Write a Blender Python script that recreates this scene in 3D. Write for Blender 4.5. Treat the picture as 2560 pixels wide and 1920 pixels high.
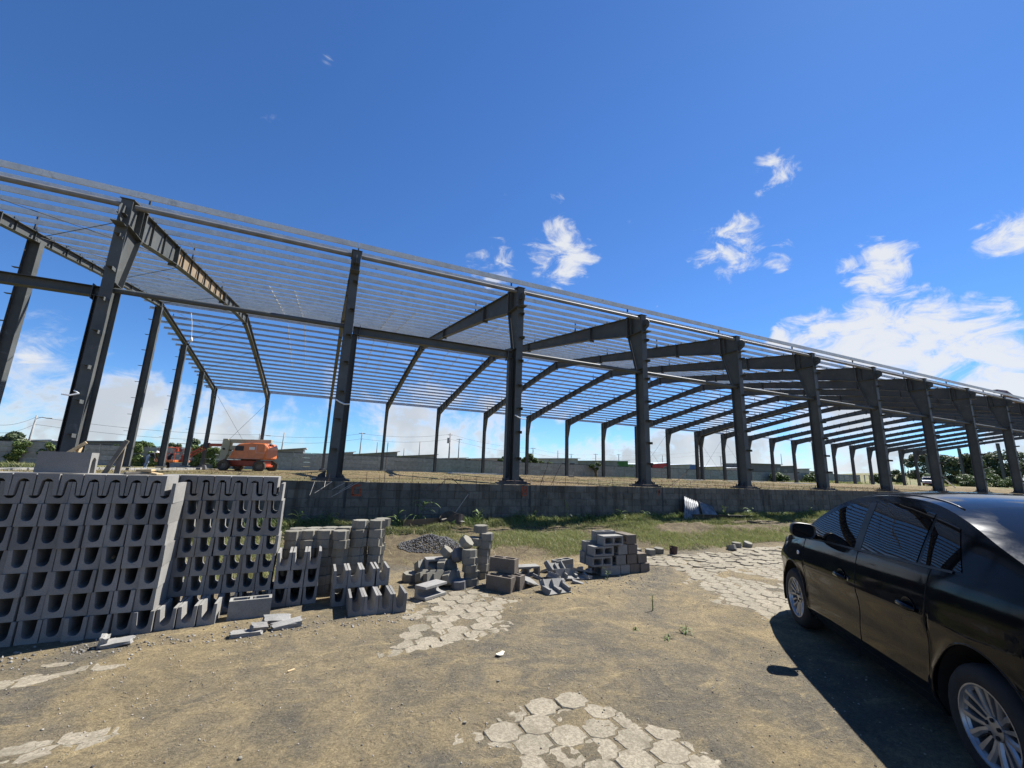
import bpy, bmesh, math, random
import numpy as np
from mathutils import Vector, Matrix, Euler

random.seed(7)
rng = np.random.default_rng(7)
scene = bpy.context.scene
col = scene.collection
for o in list(bpy.data.objects):
    bpy.data.objects.remove(o)

# ------------------------------------------------------------------ camera
CAM_H = 1.65
F_PX, YAW, PITCH, ROLL = 1049.66, 0.4172, 0.2024, -0.0333      # focal length in pixels of a 2560 px wide frame
cy_, sy_, cp_, sp_, cr_, sr_ = (math.cos(YAW), math.sin(YAW), math.cos(PITCH), math.sin(PITCH), math.cos(ROLL), math.sin(ROLL))
_r0 = Vector((cy_, -sy_, 0)); _f = Vector((sy_ * cp_, cy_ * cp_, sp_)); _u0 = Vector((-sy_ * sp_, -cy_ * sp_, cp_))
_right = _r0 * cr_ - _u0 * sr_
_up = _r0 * sr_ + _u0 * cr_
cam_d = bpy.data.cameras.new('camera')
cam_d.sensor_width = 36.0
cam_d.lens = 36.0 * F_PX / 2560.0
cam_d.clip_start = 0.05
cam_d.clip_end = 9000
cam = bpy.data.objects.new('camera', cam_d)
col.objects.link(cam)
m3 = Matrix((_right, _up, -_f)).transposed()
cam.matrix_world = Matrix.Translation((0, 0, CAM_H)) @ m3.to_4x4()
scene.camera = cam
scene.render.resolution_x, scene.render.resolution_y = 1024, 768

# ------------------------------------------------------------------ sky, sun, exposure
SUN = Vector((0.77, 0.22, 1.0)).normalized()
SUN_EL = math.asin(SUN.z)
SUN_AZ = math.atan2(SUN.x, SUN.y)
scene.view_settings.view_transform = 'Standard'
scene.view_settings.look = 'None'
scene.view_settings.gamma = 1.0
scene.view_settings.exposure = 1.06

world = bpy.data.worlds.new('World')
scene.world = world
world.use_nodes = True
SKY_STRENGTH = 0.05
def build_world():
    nt = world.node_tree; N = nt.nodes; L = nt.links
    N.clear()
    out = N.new('ShaderNodeOutputWorld'); bg = N.new('ShaderNodeBackground')
    L.new(bg.outputs[0], out.inputs[0]); bg.inputs['Strength'].default_value = SKY_STRENGTH
    sky = N.new('ShaderNodeTexSky'); sky.sky_type = 'NISHITA'; sky.sun_disc = False
    sky.sun_elevation = SUN_EL; sky.sun_rotation = SUN_AZ
    sky.altitude = 900; sky.air_density = 1.0; sky.dust_density = 0.08; sky.ozone_density = 3.0
    hsv = N.new('ShaderNodeHueSaturation'); hsv.inputs['Hue'].default_value = 0.502; hsv.inputs['Saturation'].default_value = 1.05; hsv.inputs['Value'].default_value = 1.2
    L.new(sky.outputs[0], hsv.inputs['Color'])
    tint = N.new('ShaderNodeMix'); tint.data_type = 'RGBA'; tint.blend_type = 'MULTIPLY'; tint.inputs[0].default_value = 1.0
    L.new(hsv.outputs[0], tint.inputs[6]); tint.inputs[7].default_value = (0.60, 0.92, 1.26, 1)
    tc = N.new('ShaderNodeTexCoord')
    nrm = N.new('ShaderNodeVectorMath'); nrm.operation = 'NORMALIZE'; L.new(tc.outputs['Generated'], nrm.inputs[0])
    d = nrm.outputs[0]
    sep = N.new('ShaderNodeSeparateXYZ'); L.new(d, sep.inputs[0])
    def math_(op, a, b=None, c=None):
        n = N.new('ShaderNodeMath'); n.operation = op
        for i, v in enumerate((a, b, c)):
            if v is None: continue
            if isinstance(v, (int, float)): n.inputs[i].default_value = v
            else: L.new(v, n.inputs[i])
        return n.outputs[0]
    def smooth(v, a, b, lo=0.0, hi=1.0):
        n = N.new('ShaderNodeMapRange'); n.interpolation_type = 'SMOOTHSTEP'
        L.new(v, n.inputs['Value'])
        for k, x in (('From Min', a), ('From Max', b), ('To Min', lo), ('To Max', hi)): n.inputs[k].default_value = x
        return n.outputs[0]
    # cloud layer seen in perspective: the direction meets a flat layer overhead
    den = math_('ADD', math_('MAXIMUM', sep.outputs['Z'], 0.0), 0.10)
    cmb = N.new('ShaderNodeCombineXYZ')
    L.new(math_('DIVIDE', sep.outputs['X'], den), cmb.inputs[0]); L.new(math_('DIVIDE', sep.outputs['Y'], den), cmb.inputs[1])
    L.new(math_('MULTIPLY', sep.outputs['Z'], 2.0), cmb.inputs[2])
    def noise(vec, sc, det, rough, dist=0.0, off=(0, 0, 0), lac=2.0):
        mp = N.new('ShaderNodeMapping'); L.new(vec, mp.inputs['Vector']); mp.inputs['Location'].default_value = off
        n = N.new('ShaderNodeTexNoise'); L.new(mp.outputs[0], n.inputs['Vector'])
        n.inputs['Scale'].default_value = sc; n.inputs['Detail'].default_value = det; n.inputs['Roughness'].default_value = rough
        n.inputs['Distortion'].default_value = dist; n.inputs['Lacunarity'].default_value = lac
        return n.outputs['Fac']
    warp = N.new('ShaderNodeMapping'); L.new(d, warp.inputs['Vector']); warp.inputs['Rotation'].default_value = (0.0, 0.5, 0.3); warp.inputs['Scale'].default_value = (0.8, 1.0, 1.7)
    n_fine = noise(warp.outputs[0], 15.0, 14, 0.64, 0.7, (0.3, 0.9, 0.1))
    n_shape = noise(d, 5.2, 14, 0.60, 0.35, (1.3, 0.2, 2.1))
    n_broad = noise(d, 2.3, 8, 0.55, 0.2, (0.4, 3.2, 1.1))
    # low bank of broken cumulus towards the horizon, clearing upwards
    low = smooth(sep.outputs['Z'], 0.06, 0.36, 0.22, -0.48)
    lowsum = math_('ADD', math_('ADD', math_('MULTIPLY', n_shape, 1.9), math_('MULTIPLY', n_broad, 1.3)), math_('ADD', math_('MULTIPLY', n_fine, 0.55), low))
    dens_low = smooth(lowsum, 1.84, 2.22)
    # single clouds higher up: direction, angular radius, weight
    acc = None
    for (cx, cyy, cz, rad, wt) in CLOUDS:
        dp = N.new('ShaderNodeVectorMath'); dp.operation = 'DOT_PRODUCT'
        L.new(d, dp.inputs[0]); dp.inputs[1].default_value = (cx, cyy, cz)
        v = smooth(dp.outputs['Value'], math.cos(rad * (1.55 if rad < 0.09 else 1.15)), 1.0, 0.0, wt)
        acc = v if acc is None else math_('MAXIMUM', acc, v)
    rag = math_('ADD', math_('MULTIPLY', math_('SUBTRACT', n_fine, 0.5), 3.4), math_('MULTIPLY', math_('SUBTRACT', n_shape, 0.5), 2.0))
    dens_b = smooth(math_('ADD', math_('MULTIPLY', acc, 1.10), rag), 0.66, 1.55)
    dens_b = math_('MULTIPLY', dens_b, smooth(acc, 0.0, 0.30))
    dens = math_('MAXIMUM', math_('MULTIPLY', dens_low, 0.92), math_('MULTIPLY', dens_b, 0.93))
    # grey undersides inside thick cloud
    shade = smooth(noise(d, 5.5, 6, 0.55, 0.1, (4.0, 1.2, 0.7)), 0.35, 0.62, 0.0, 1.0)
    thick = smooth(dens_low, 0.55, 1.0)
    sh = math_('MULTIPLY', math_('MULTIPLY', shade, thick), smooth(sep.outputs['Z'], 0.0, 0.25, 0.8, 0.55))
    cr = N.new('ShaderNodeMix'); cr.data_type = 'RGBA'
    L.new(sh, cr.inputs['Factor'])
    cr.inputs[6].default_value = (8.0, 8.2, 8.5, 1); cr.inputs[7].default_value = (4.9, 5.3, 5.8, 1)
    mx = N.new('ShaderNodeMix'); mx.data_type = 'RGBA'
    L.new(dens, mx.inputs['Factor']); L.new(tint.outputs[2], mx.inputs[6]); L.new(cr.outputs[2], mx.inputs[7])
    L.new(mx.outputs[2], bg.inputs['Color'])
CLOUDS = [
    (0.7075, 0.4368, 0.5556, 0.0415, 1.00),
    (0.7042, 0.5358, 0.4658, 0.0661, 1.00),
    (0.6730, 0.5636, 0.4790, 0.0309, 0.80),
    (0.4369, 0.7544, 0.4899, 0.0751, 1.00),
    (0.8538, 0.3664, 0.3697, 0.0489, 1.00),
    (0.9015, 0.2215, 0.3717, 0.0392, 1.00),
    (0.3106, 0.8316, 0.4605, 0.0561, 0.95),
    (-0.0688, 0.7068, 0.7040, 0.0152, 0.80),
    (0.4054, 0.7044, 0.5827, 0.0182, 0.90),
    (0.3066, 0.7472, 0.5897, 0.0199, 0.60),
    (0.9000, 0.3613, 0.2438, 0.0992, 1.25),
    (0.9369, 0.2893, 0.1965, 0.0979, 1.30),
    (0.8583, 0.4504, 0.2459, 0.0633, 1.20),
    (0.8281, 0.4968, 0.2597, 0.0427, 1.15),
    (0.8785, 0.3930, 0.2716, 0.0560, 1.15),
    (0.9540, 0.2573, 0.1537, 0.0963, 1.30),
    (0.9311, 0.2494, 0.2661, 0.0277, 0.95),
    (0.9201, 0.2721, 0.2819, 0.0184, 0.80),
    (-0.4245, 0.8936, 0.1455, 0.0238, 0.75),
    (0.6415, 0.6735, 0.3672, 0.0188, 0.80),
    (0.6587, 0.5932, 0.4628, 0.0239, 0.70),
    (0.4498, 0.7841, 0.4276, 0.0363, 0.80),
    (0.7710, 0.4745, 0.4248, 0.0282, 0.70),
]
build_world()

sun_d = bpy.data.lights.new('sun', 'SUN')
sun_d.energy = 5.0; sun_d.angle = math.radians(0.5); sun_d.color = (1.0, 0.975, 0.935)
sun_o = bpy.data.objects.new('sun', sun_d); col.objects.link(sun_o)
sun_o.rotation_euler = (-SUN).to_track_quat('-Z', 'Y').to_euler()
sun_o.location = (20, 5, 30)

# ------------------------------------------------------------------ helpers
ORD = ['first', 'second', 'third', 'fourth', 'fifth', 'sixth', 'seventh', 'eighth', 'ninth', 'tenth', 'eleventh', 'twelfth',
       'thirteenth', 'fourteenth', 'fifteenth', 'sixteenth', 'seventeenth', 'eighteenth', 'nineteenth', 'twentieth',
       'twenty-first', 'twenty-second', 'twenty-third', 'twenty-fourth', 'twenty-fifth']
NUM = ['one', 'two', 'three', 'four', 'five', 'six', 'seven', 'eight', 'nine', 'ten', 'eleven', 'twelve']

def link(o, parent=None):
    col.objects.link(o)
    if parent is not None: o.parent = parent
    return o
def tag(o, label=None, cat=None, group=None, kind=None):
    if label: o['label'] = label
    if cat: o['category'] = cat
    if group: o['group'] = group
    if kind: o['kind'] = kind
    return o
def empty(name, loc=(0, 0, 0), rz=0.0, label=None, cat=None, group=None):
    o = bpy.data.objects.new(name, None); o.empty_display_size = 0.2
    link(o); o.location = loc; o.rotation_euler = (0, 0, rz)
    return tag(o, label, cat, group)
def inst(name, mesh, loc=(0, 0, 0), rot=(0, 0, 0), parent=None, scale=None):
    o = bpy.data.objects.new(name, mesh); link(o, parent); o.location = loc; o.rotation_euler = rot
    if scale is not None: o.scale = scale
    return o

class MB:
    def __init__(s): s.v = []; s.f = []; s.mi = []
    def add(s, vs, fs, mi=0):
        b = len(s.v); s.v += [tuple(map(float, q)) for q in vs]
        s.f += [tuple(b + i for i in f) for f in fs]; s.mi += [mi] * len(fs); return s
    def box(s, c, size, R=None, mi=0):
        hx, hy, hz = size[0] / 2, size[1] / 2, size[2] / 2
        P = [Vector((a * hx, b * hy, d * hz)) for a in (-1, 1) for b in (-1, 1) for d in (-1, 1)]
        if R is not None: P = [R @ q for q in P]
        P = [q + Vector(c) for q in P]
        return s.add(P, [(0, 1, 3, 2), (4, 6, 7, 5), (0, 4, 5, 1), (2, 3, 7, 6), (0, 2, 6, 4), (1, 5, 7, 3)], mi)
    def box2(s, a, b, mi=0):
        return s.box(((a[0] + b[0]) / 2, (a[1] + b[1]) / 2, (a[2] + b[2]) / 2), (abs(b[0] - a[0]), abs(b[1] - a[1]), abs(b[2] - a[2])), None, mi)
    def beam(s, p0, p1, w, h, up=(0, 0, 1), mi=0):
        p0 = Vector(p0); p1 = Vector(p1); d = (p1 - p0); L = d.length; d.normalize()
        r = d.cross(Vector(up))
        if r.length < 1e-4: r = d.cross(Vector((1, 0, 0)))
        r.normalize(); u = r.cross(d)
        R = Matrix((d, r, u)).transposed()
        return s.box((p0 + p1) / 2, (L, w, h), R, mi)
    def tube(s, pts, r, n=8, cap=True, mi=0):
        pts = [Vector(q) for q in pts]; rs = r if isinstance(r, (list, tuple)) else [r] * len(pts)
        base = len(s.v); prev = None
        for i, q in enumerate(pts):
            t = (pts[min(i + 1, len(pts) - 1)] - pts[max(i - 1, 0)]).normalized()
            if prev is None:
                a = t.cross(Vector((0, 0, 1)))
                if a.length < 1e-3: a = t.cross(Vector((1, 0, 0)))
            else:
                a = prev - t * prev.dot(t)
                if a.length < 1e-4: a = t.cross(Vector((1, 0, 0)))
            a.normalize(); prev = a; b = t.cross(a)
            for k in range(n):
                an = 2 * math.pi * k / n
                s.v.append(tuple(q + (a * math.cos(an) + b * math.sin(an)) * rs[i]))
        for i in range(len(pts) - 1):
            for k in range(n):
                k2 = (k + 1) % n
                s.f.append((base + i * n + k, base + i * n + k2, base + (i + 1) * n + k2, base + (i + 1) * n + k)); s.mi.append(mi)
        if cap:
            s.f.append(tuple(base + k for k in range(n))[::-1]); s.mi.append(mi)
            e = base + (len(pts) - 1) * n
            s.f.append(tuple(e + k for k in range(n))); s.mi.append(mi)
        return s
    def extrude(s, poly, fn, d0, d1, mi=0):
        """poly: 2D points; fn(a, b, d) -> 3D"""
        n = len(poly)
        vs = [fn(a, b, d0) for a, b in poly] + [fn(a, b, d1) for a, b in poly]
        fs = [tuple(range(n))[::-1], tuple(range(n, 2 * n))]
        fs += [(i, (i + 1) % n, n + (i + 1) % n, n + i) for i in range(n)]
        return s.add(vs, fs, mi)
    def grid(s, fn, nu, nv, mi=0, flip=False):
        b = len(s.v)
        for i in range(nu + 1):
            for j in range(nv + 1): s.v.append(tuple(map(float, fn(i / nu, j / nv))))
        for i in range(nu):
            for j in range(nv):
                q = (b + i * (nv + 1) + j, b + (i + 1) * (nv + 1) + j, b + (i + 1) * (nv + 1) + j + 1, b + i * (nv + 1) + j + 1)
                s.f.append(q[::-1] if flip else q); s.mi.append(mi)
        return s
    def lathe(s, prof, n, fn, mi=0):
        """prof: (radius, axial); fn(x,y,z): axis along z"""
        b = len(s.v); m = len(prof)
        for k in range(n):
            a = 2 * math.pi * k / n
            for r, z in prof: s.v.append(tuple(fn(r * math.cos(a), r * math.sin(a), z)))
        for k in range(n):
            k2 = (k + 1) % n
            for j in range(m - 1):
                s.f.append((b + k * m + j, b + k2 * m + j, b + k2 * m + j + 1, b + k * m + j + 1)); s.mi.append(mi)
        return s
    def mesh(s, name, mats, smooth=False, bevel=0.0, recalc=True, autos=None):
        me = bpy.data.meshes.new(name); me.from_pydata(s.v, [], s.f)
        mats = mats if isinstance(mats, (list, tuple)) else [mats]
        for m in mats: me.materials.append(m)
        if len(mats) > 1: me.polygons.foreach_set('material_index', s.mi)
        if recalc or bevel:
            bm = bmesh.new(); bm.from_mesh(me)
            if bevel:
                bmesh.ops.remove_doubles(bm, verts=bm.verts, dist=1e-5)
                ed = [e for e in bm.edges if len(e.link_faces) == 2 and e.calc_face_angle(0) > 0.6]
                bmesh.ops.bevel(bm, geom=ed, offset=bevel, segments=1, affect='EDGES', profile=0.7)
            bmesh.ops.recalc_face_normals(bm, faces=bm.faces)
            bm.to_mesh(me); bm.free()
        if smooth:
            me.polygons.foreach_set('use_smooth', [True] * len(me.polygons))
            if autos is not None: me.set_sharp_from_angle(angle=math.radians(autos))
        me.update(); return me
    def build(s, name, mats, parent=None, smooth=False, bevel=0.0, recalc=True, autos=None):
        return link(bpy.data.objects.new(name, s.mesh(name, mats, smooth, bevel, recalc, autos)), parent)

def mesh_np(name, V, F, mat):
    """V (n,3), F (m,k) arrays"""
    me = bpy.data.meshes.new(name)
    V = np.asarray(V, dtype=np.float32); F = np.asarray(F, dtype=np.int32); k = F.shape[1]
    me.vertices.add(len(V)); me.vertices.foreach_set('co', V.ravel())
    me.loops.add(F.size); me.loops.foreach_set('vertex_index', F.ravel())
    me.polygons.add(len(F)); me.polygons.foreach_set('loop_start', np.arange(0, F.size, k, dtype=np.int32))
    me.polygons.foreach_set('loop_total', np.full(len(F), k, dtype=np.int32))
    me.materials.append(mat); me.update(calc_edges=True); me.validate()
    return me

# cheap value noise for placing and shaping things
_perm = np.random.default_rng(11).random((64, 64))
def vnoise(x, y):
    x = np.asarray(x, float); y = np.asarray(y, float)
    xi = np.floor(x).astype(int); yi = np.floor(y).astype(int); fx = x - xi; fy = y - yi
    fx = fx * fx * (3 - 2 * fx); fy = fy * fy * (3 - 2 * fy)
    g = lambda a, b: _perm[a % 64, b % 64]
    return (g(xi, yi) * (1 - fx) + g(xi + 1, yi) * fx) * (1 - fy) + (g(xi, yi + 1) * (1 - fx) + g(xi + 1, yi + 1) * fx) * fy
def fbm(x, y, o=4):
    s = 0; a = 0.5
    for k in range(o):
        s = s + a * vnoise(x * 2 ** k + 17 * k, y * 2 ** k + 5 * k); a *= 0.5
    return s
def sstep(a, b, x):
    t = np.clip((np.asarray(x, float) - a) / (b - a), 0, 1); return t * t * (3 - 2 * t)

# ------------------------------------------------------------------ materials
class NT:
    def __init__(s, name):
        s.m = bpy.data.materials.new(name); s.m.use_nodes = True
        s.t = s.m.node_tree; s.b = s.t.nodes['Principled BSDF']; s.out = s.t.nodes['Material Output']
    def n(s, k, **kw):
        x = s.t.nodes.new(k)
        for a, v in kw.items(): setattr(x, a, v)
        return x
    def l(s, a, b): s.t.links.new(a, b)
    def coord(s, kind='Object'):
        if kind == 'World':
            return s.n('ShaderNodeNewGeometry').outputs['Position']
        return s.n('ShaderNodeTexCoord').outputs[kind]
    def noise(s, vec, sc, det=6, rough=0.6, dist=0.0, scale3=None):
        if scale3 is not None:
            mp = s.n('ShaderNodeMapping'); s.l(vec, mp.inputs['Vector']); mp.inputs['Scale'].default_value = scale3; vec = mp.outputs[0]
        x = s.n('ShaderNodeTexNoise'); s.l(vec, x.inputs['Vector'])
        x.inputs['Scale'].default_value = sc; x.inputs['Detail'].default_value = det; x.inputs['Roughness'].default_value = rough
        x.inputs['Distortion'].default_value = dist
        return x.outputs['Fac']
    def ramp(s, v, stops):
        r = s.n('ShaderNodeValToRGB'); s.l(v, r.inputs[0]); el = r.color_ramp.elements
        while len(el) < len(stops): el.new(0.5)
        for e, (p, c) in zip(el, stops): e.position = p; e.color = (c[0], c[1], c[2], 1) if not isinstance(c, (int, float)) else (c, c, c, 1)
        return r.outputs[0]
    def mix(s, f, a, b, mode='MIX'):
        x = s.n('ShaderNodeMix', data_type='RGBA', blend_type=mode)
        for i, v in ((0, f), (6, a), (7, b)):
            if isinstance(v, (int, float)): x.inputs[i].default_value = v
            elif isinstance(v, (tuple, list)): x.inputs[i].default_value = (v[0], v[1], v[2], 1)
            else: s.l(v, x.inputs[i])
        return x.outputs[2]
    def math(s, op, a, b=None):
        x = s.n('ShaderNodeMath', operation=op)
        for i, v in enumerate((a, b)):
            if v is None: continue
            if isinstance(v, (int, float)): x.inputs[i].default_value = v
            else: s.l(v, x.inputs[i])
        return x.outputs[0]
    def bump(s, h, strength=0.3, dist=0.02):
        b = s.n('ShaderNodeBump'); b.inputs['Strength'].default_value = strength; b.inputs['Distance'].default_value = dist
        s.l(h, b.inputs['Height']); s.l(b.outputs[0], s.b.inputs['Normal'])
    def color(s, c):
        if isinstance(c, (tuple, list)): s.b.inputs['Base Color'].default_value = (c[0], c[1], c[2], 1)
        else: s.l(c, s.b.inputs['Base Color'])
    def set(s, **kw):
        for k, v in kw.items(): s.b.inputs[k.replace('_', ' ')].default_value = v
        return s

def plain(name, c, rough=0.6, metal=0.0, var=0.25, sc=6.0, bump=0.0, spec=0.5, coat=0.0, rnd=0.0, bsc=60.0):
    k = NT(name); co = k.coord('Object')
    f = k.noise(co, sc, 5, 0.6)
    a = tuple(x * (1 - var) for x in c); b = tuple(min(1, x * (1 + var)) for x in c)
    cc = k.ramp(f, [(0.3, a), (0.7, b)])
    if rnd:
        oi = k.n('ShaderNodeObjectInfo').outputs['Random']
        cc = k.mix(1.0, cc, k.ramp(oi, [(0.0, 1 - rnd), (1.0, 1.0)]), 'MULTIPLY')
    k.color(cc); k.set(Roughness=rough, Metallic=metal, Specular_IOR_Level=spec, Coat_Weight=coat)
    if bump: k.bump(k.noise(co, bsc, 6, 0.65), bump, 0.01)
    return k.m

def mat_concrete(name, c, dirt=(0.10, 0.085, 0.06), dirt_amt=0.25, rnd=0.25, grain=140.0, drip=0.0, speck=0.0):
    k = NT(name); co = k.coord('Object'); wp = k.coord('World')
    big = k.noise(wp, 3.0, 5, 0.6); fine = k.noise(co, grain, 3, 0.7)
    a = tuple(x * 0.82 for x in c); b = tuple(x * 1.12 for x in c)
    cc = k.ramp(big, [(0.32, a), (0.68, b)])
    cc = k.mix(0.55, cc, k.ramp(fine, [(0.34, 0.42), (0.62, 1.0)]), 'MULTIPLY')
    st = k.ramp(k.noise(wp, 7.0, 6, 0.7, 0.4), [(0.52, 0.0), (0.68, dirt_amt)])
    cc = k.mix(st, cc, dirt)
    if speck:
        cc = k.mix(k.ramp(k.noise(wp, 42, 5, 0.8, 0.3), [(0.46, 0.0), (0.56, speck)]), cc, dirt)
    if drip:
        dr = k.noise(wp, 1.0, 6, 0.65, 0.3, (7.0, 7.0, 0.55))
        cc = k.mix(k.ramp(dr, [(0.50, 0.0), (0.62, drip)]), cc, dirt)
    oi = k.n('ShaderNodeObjectInfo').outputs['Random']
    cc = k.mix(1.0, cc, k.ramp(oi, [(0.0, 1 - rnd), (1.0, 1.0)]), 'MULTIPLY')
    k.color(cc); k.set(Roughness=0.92, Specular_IOR_Level=0.25)
    k.bump(k.noise(co, grain, 4, 0.75), 0.45, 0.004)
    return k.m

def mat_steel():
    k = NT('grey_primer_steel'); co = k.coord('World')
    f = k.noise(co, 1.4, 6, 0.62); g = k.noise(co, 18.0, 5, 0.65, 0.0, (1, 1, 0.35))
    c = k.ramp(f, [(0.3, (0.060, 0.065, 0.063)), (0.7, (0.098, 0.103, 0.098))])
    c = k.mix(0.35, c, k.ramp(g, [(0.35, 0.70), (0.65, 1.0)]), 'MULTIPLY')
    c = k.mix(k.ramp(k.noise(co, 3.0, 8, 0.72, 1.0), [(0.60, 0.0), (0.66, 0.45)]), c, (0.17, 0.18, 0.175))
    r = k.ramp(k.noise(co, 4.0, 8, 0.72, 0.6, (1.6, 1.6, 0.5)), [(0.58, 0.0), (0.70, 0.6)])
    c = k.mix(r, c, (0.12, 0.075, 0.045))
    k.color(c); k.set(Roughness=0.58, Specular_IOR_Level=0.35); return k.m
def mat_rusty():
    k = NT('rust_stained_primer'); co = k.coord('World')
    f = k.noise(co, 2.2, 6, 0.65)
    k.color(k.ramp(f, [(0.3, (0.17, 0.12, 0.07)), (0.55, (0.24, 0.18, 0.11)), (0.75, (0.20, 0.19, 0.16))])); k.set(Roughness=0.65); return k.m
def mat_galv():
    k = NT('galvanised_steel'); co = k.coord('World')
    f = k.noise(co, 2.6, 8, 0.70, 0.4); sp = k.noise(co, 26.0, 3, 0.6)
    c = k.ramp(f, [(0.34, (0.52, 0.54, 0.55)), (0.60, (0.68, 0.70, 0.71)), (0.70, (0.40, 0.415, 0.42))])
    c = k.mix(0.35, c, k.ramp(sp, [(0.35, 0.72), (0.65, 1.0)]), 'MULTIPLY')
    k.color(c); k.set(Metallic=0.25, Roughness=0.48); return k.m

def leaf_mat(name, a, b, c=None, trans=0.25, rough=0.55):
    k = NT(name)
    ri = k.n('ShaderNodeNewGeometry').outputs['Random Per Island']
    stops = [(0.0, a), (1.0, b)] if c is None else [(0.0, a), (0.6, b), (1.0, c)]
    cc = k.ramp(ri, stops); k.color(cc); k.set(Roughness=rough, Specular_IOR_Level=0.3)
    tr = k.n('ShaderNodeBsdfTranslucent'); k.l(cc, tr.inputs['Color'])
    mx = k.n('ShaderNodeMixShader'); mx.inputs[0].default_value = trans
    k.l(k.b.outputs[0], mx.inputs[1]); k.l(tr.outputs[0], mx.inputs[2]); k.l(mx.outputs[0], k.out.inputs[0])
    return k.m

M = {}
M['steel'] = mat_steel(); M['rusty'] = mat_rusty(); M['galv'] = mat_galv()
M['ublock'] = mat_concrete('fresh_grey_block_concrete', (0.292, 0.280, 0.256), dirt_amt=0.12, rnd=0.26)
M['hblock'] = mat_concrete('hollow_block_concrete', (0.31, 0.298, 0.268), dirt_amt=0.25, rnd=0.2)
M['brownblock'] = mat_concrete('clay_stained_block_concrete', (0.205, 0.172, 0.138), dirt=(0.13, 0.085, 0.04), dirt_amt=0.5, rnd=0.25)
M['stackpaver'] = mat_concrete('stacked_paver_concrete', (0.27, 0.25, 0.20), dirt=(0.16, 0.115, 0.065), dirt_amt=0.35, rnd=0.28)
M['paver'] = mat_concrete('laid_paver_concrete', (0.335, 0.292, 0.212), dirt=(0.150, 0.125, 0.086), dirt_amt=0.8, rnd=0.15, grain=70.0, speck=0.65)
M['wallblock'] = mat_concrete('weathered_wall_block', (0.205, 0.185, 0.150), dirt=(0.072, 0.062, 0.047), dirt_amt=0.6, rnd=0.3, grain=90.0, drip=0.75)
M['mortar'] = plain('mortar', (0.10, 0.095, 0.085), 0.95, var=0.3, sc=9)
M['fence'] = mat_concrete('precast_fence_concrete', (0.36, 0.365, 0.345), dirt=(0.16, 0.16, 0.14), dirt_amt=0.6, rnd=0.2, grain=20.0)
M['orange_spray'] = plain('orange_spray_paint', (0.30, 0.075, 0.035), 0.9, var=0.4, sc=30)
M['rebar'] = plain('rusty_rebar', (0.11, 0.07, 0.045), 0.8, var=0.4, sc=20)
M['pale_rod'] = plain('pale_rod_steel', (0.42, 0.38, 0.32), 0.7, var=0.2, sc=20)  # paler tone than the rusty starter bars
M['wood'] = plain('raw_pine_wood', (0.50, 0.36, 0.19), 0.75, var=0.3, sc=9, bump=0.15)
M['greywood'] = plain('weathered_wood', (0.20, 0.17, 0.13), 0.85, var=0.35, sc=9, bump=0.2)
M['darkwood'] = plain('dark_formwork_wood', (0.055, 0.045, 0.035), 0.85, var=0.4, sc=9)
M['pole'] = plain('concrete_pole', (0.30, 0.29, 0.27), 0.9, var=0.15, sc=3)
M['wire'] = plain('black_cable', (0.03, 0.03, 0.03), 0.6, var=0.1)
M['glassdark'] = plain('dark_window', (0.02, 0.022, 0.025), 0.12, var=0.1, spec=0.6)
M['zinc'] = plain('zinc_roof_sheet', (0.62, 0.64, 0.66), 0.42, metal=0.35, var=0.1, sc=2)
M['bark'] = plain('tree_bark', (0.10, 0.08, 0.055), 0.95, var=0.35, sc=8, bump=0.5)
M['leaf_dark'] = leaf_mat('dark_tree_leaves', (0.045, 0.068, 0.03), (0.09, 0.12, 0.05), (0.14, 0.165, 0.08))
M['leaf_mid'] = leaf_mat('green_leaves', (0.035, 0.06, 0.016), (0.085, 0.13, 0.035), (0.13, 0.17, 0.05))
M['leaf_weed'] = leaf_mat('weed_leaves', (0.07, 0.12, 0.03), (0.15, 0.21, 0.06), (0.28, 0.31, 0.14), 0.35)
M['grass'] = leaf_mat('yard_grass_blades', (0.115, 0.150, 0.040), (0.225, 0.250, 0.080), (0.34, 0.300, 0.145), 0.35)
M['drygrass'] = leaf_mat('dry_grass_blades', (0.16, 0.13, 0.055), (0.26, 0.20, 0.09), (0.13, 0.14, 0.045), 0.2)

# ------------------------------------------------------------------ ground
PATCH = {
 'center': [(1.07, 5.29), (1.2, 5.7), (1.76, 5.92), (2.11, 5.96), (2.39, 5.59), (2.58, 5.2), (2.24, 5.13), (2.15, 4.83), (2.1, 4.6), (1.77, 4.53), (1.65, 4.35), (1.39, 4.38), (1.24, 4.25), (1.01, 4.19), (0.82, 4.2), (0.81, 4.3), (1.02, 4.58), (1.21, 4.9)],
 'bottom': [(1.15, 2.78), (1.39, 2.8), (1.5, 2.86), (1.45, 3.15), (1.55, 3.14), (1.58, 3.02), (1.79, 3.09), (1.94, 2.91), (2.12, 2.74), (2.25, 2.40), (2.38, 2.10), (2.3, 1.8), (1.15, 1.8), (1.16, 2.46), (1.26, 2.61), (1.17, 2.67)],
 'right': [(6.23, 7.12), (6.77, 7.26), (8.17, 7.19), (9.44, 7.31), (10.97, 7.43), (10.2, 6.5), (9.0, 5.6), (7.6, 4.6), (6.4, 3.9), (5.71, 3.7), (5.27, 3.75), (5.23, 3.98), (5.1, 4.2), (5.08, 4.48), (5.4, 4.63), (5.36, 4.87), (5.47, 5.13), (5.83, 5.34), (5.74, 5.54), (5.96, 5.84), (5.91, 6.05), (5.66, 6.47)],
 'left1': [(-2.13, 4.84), (-1.84, 4.81), (-1.59, 4.82), (-1.37, 4.68), (-1.49, 4.56), (-1.76, 4.59), (-2.0, 4.6)],
 'left3': [(-1.53, 3.81), (-1.24, 3.79), (-1.0, 3.73), (-1.03, 3.66), (-1.21, 3.62), (-1.26, 3.47), (-1.45, 3.45)],
}
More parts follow.
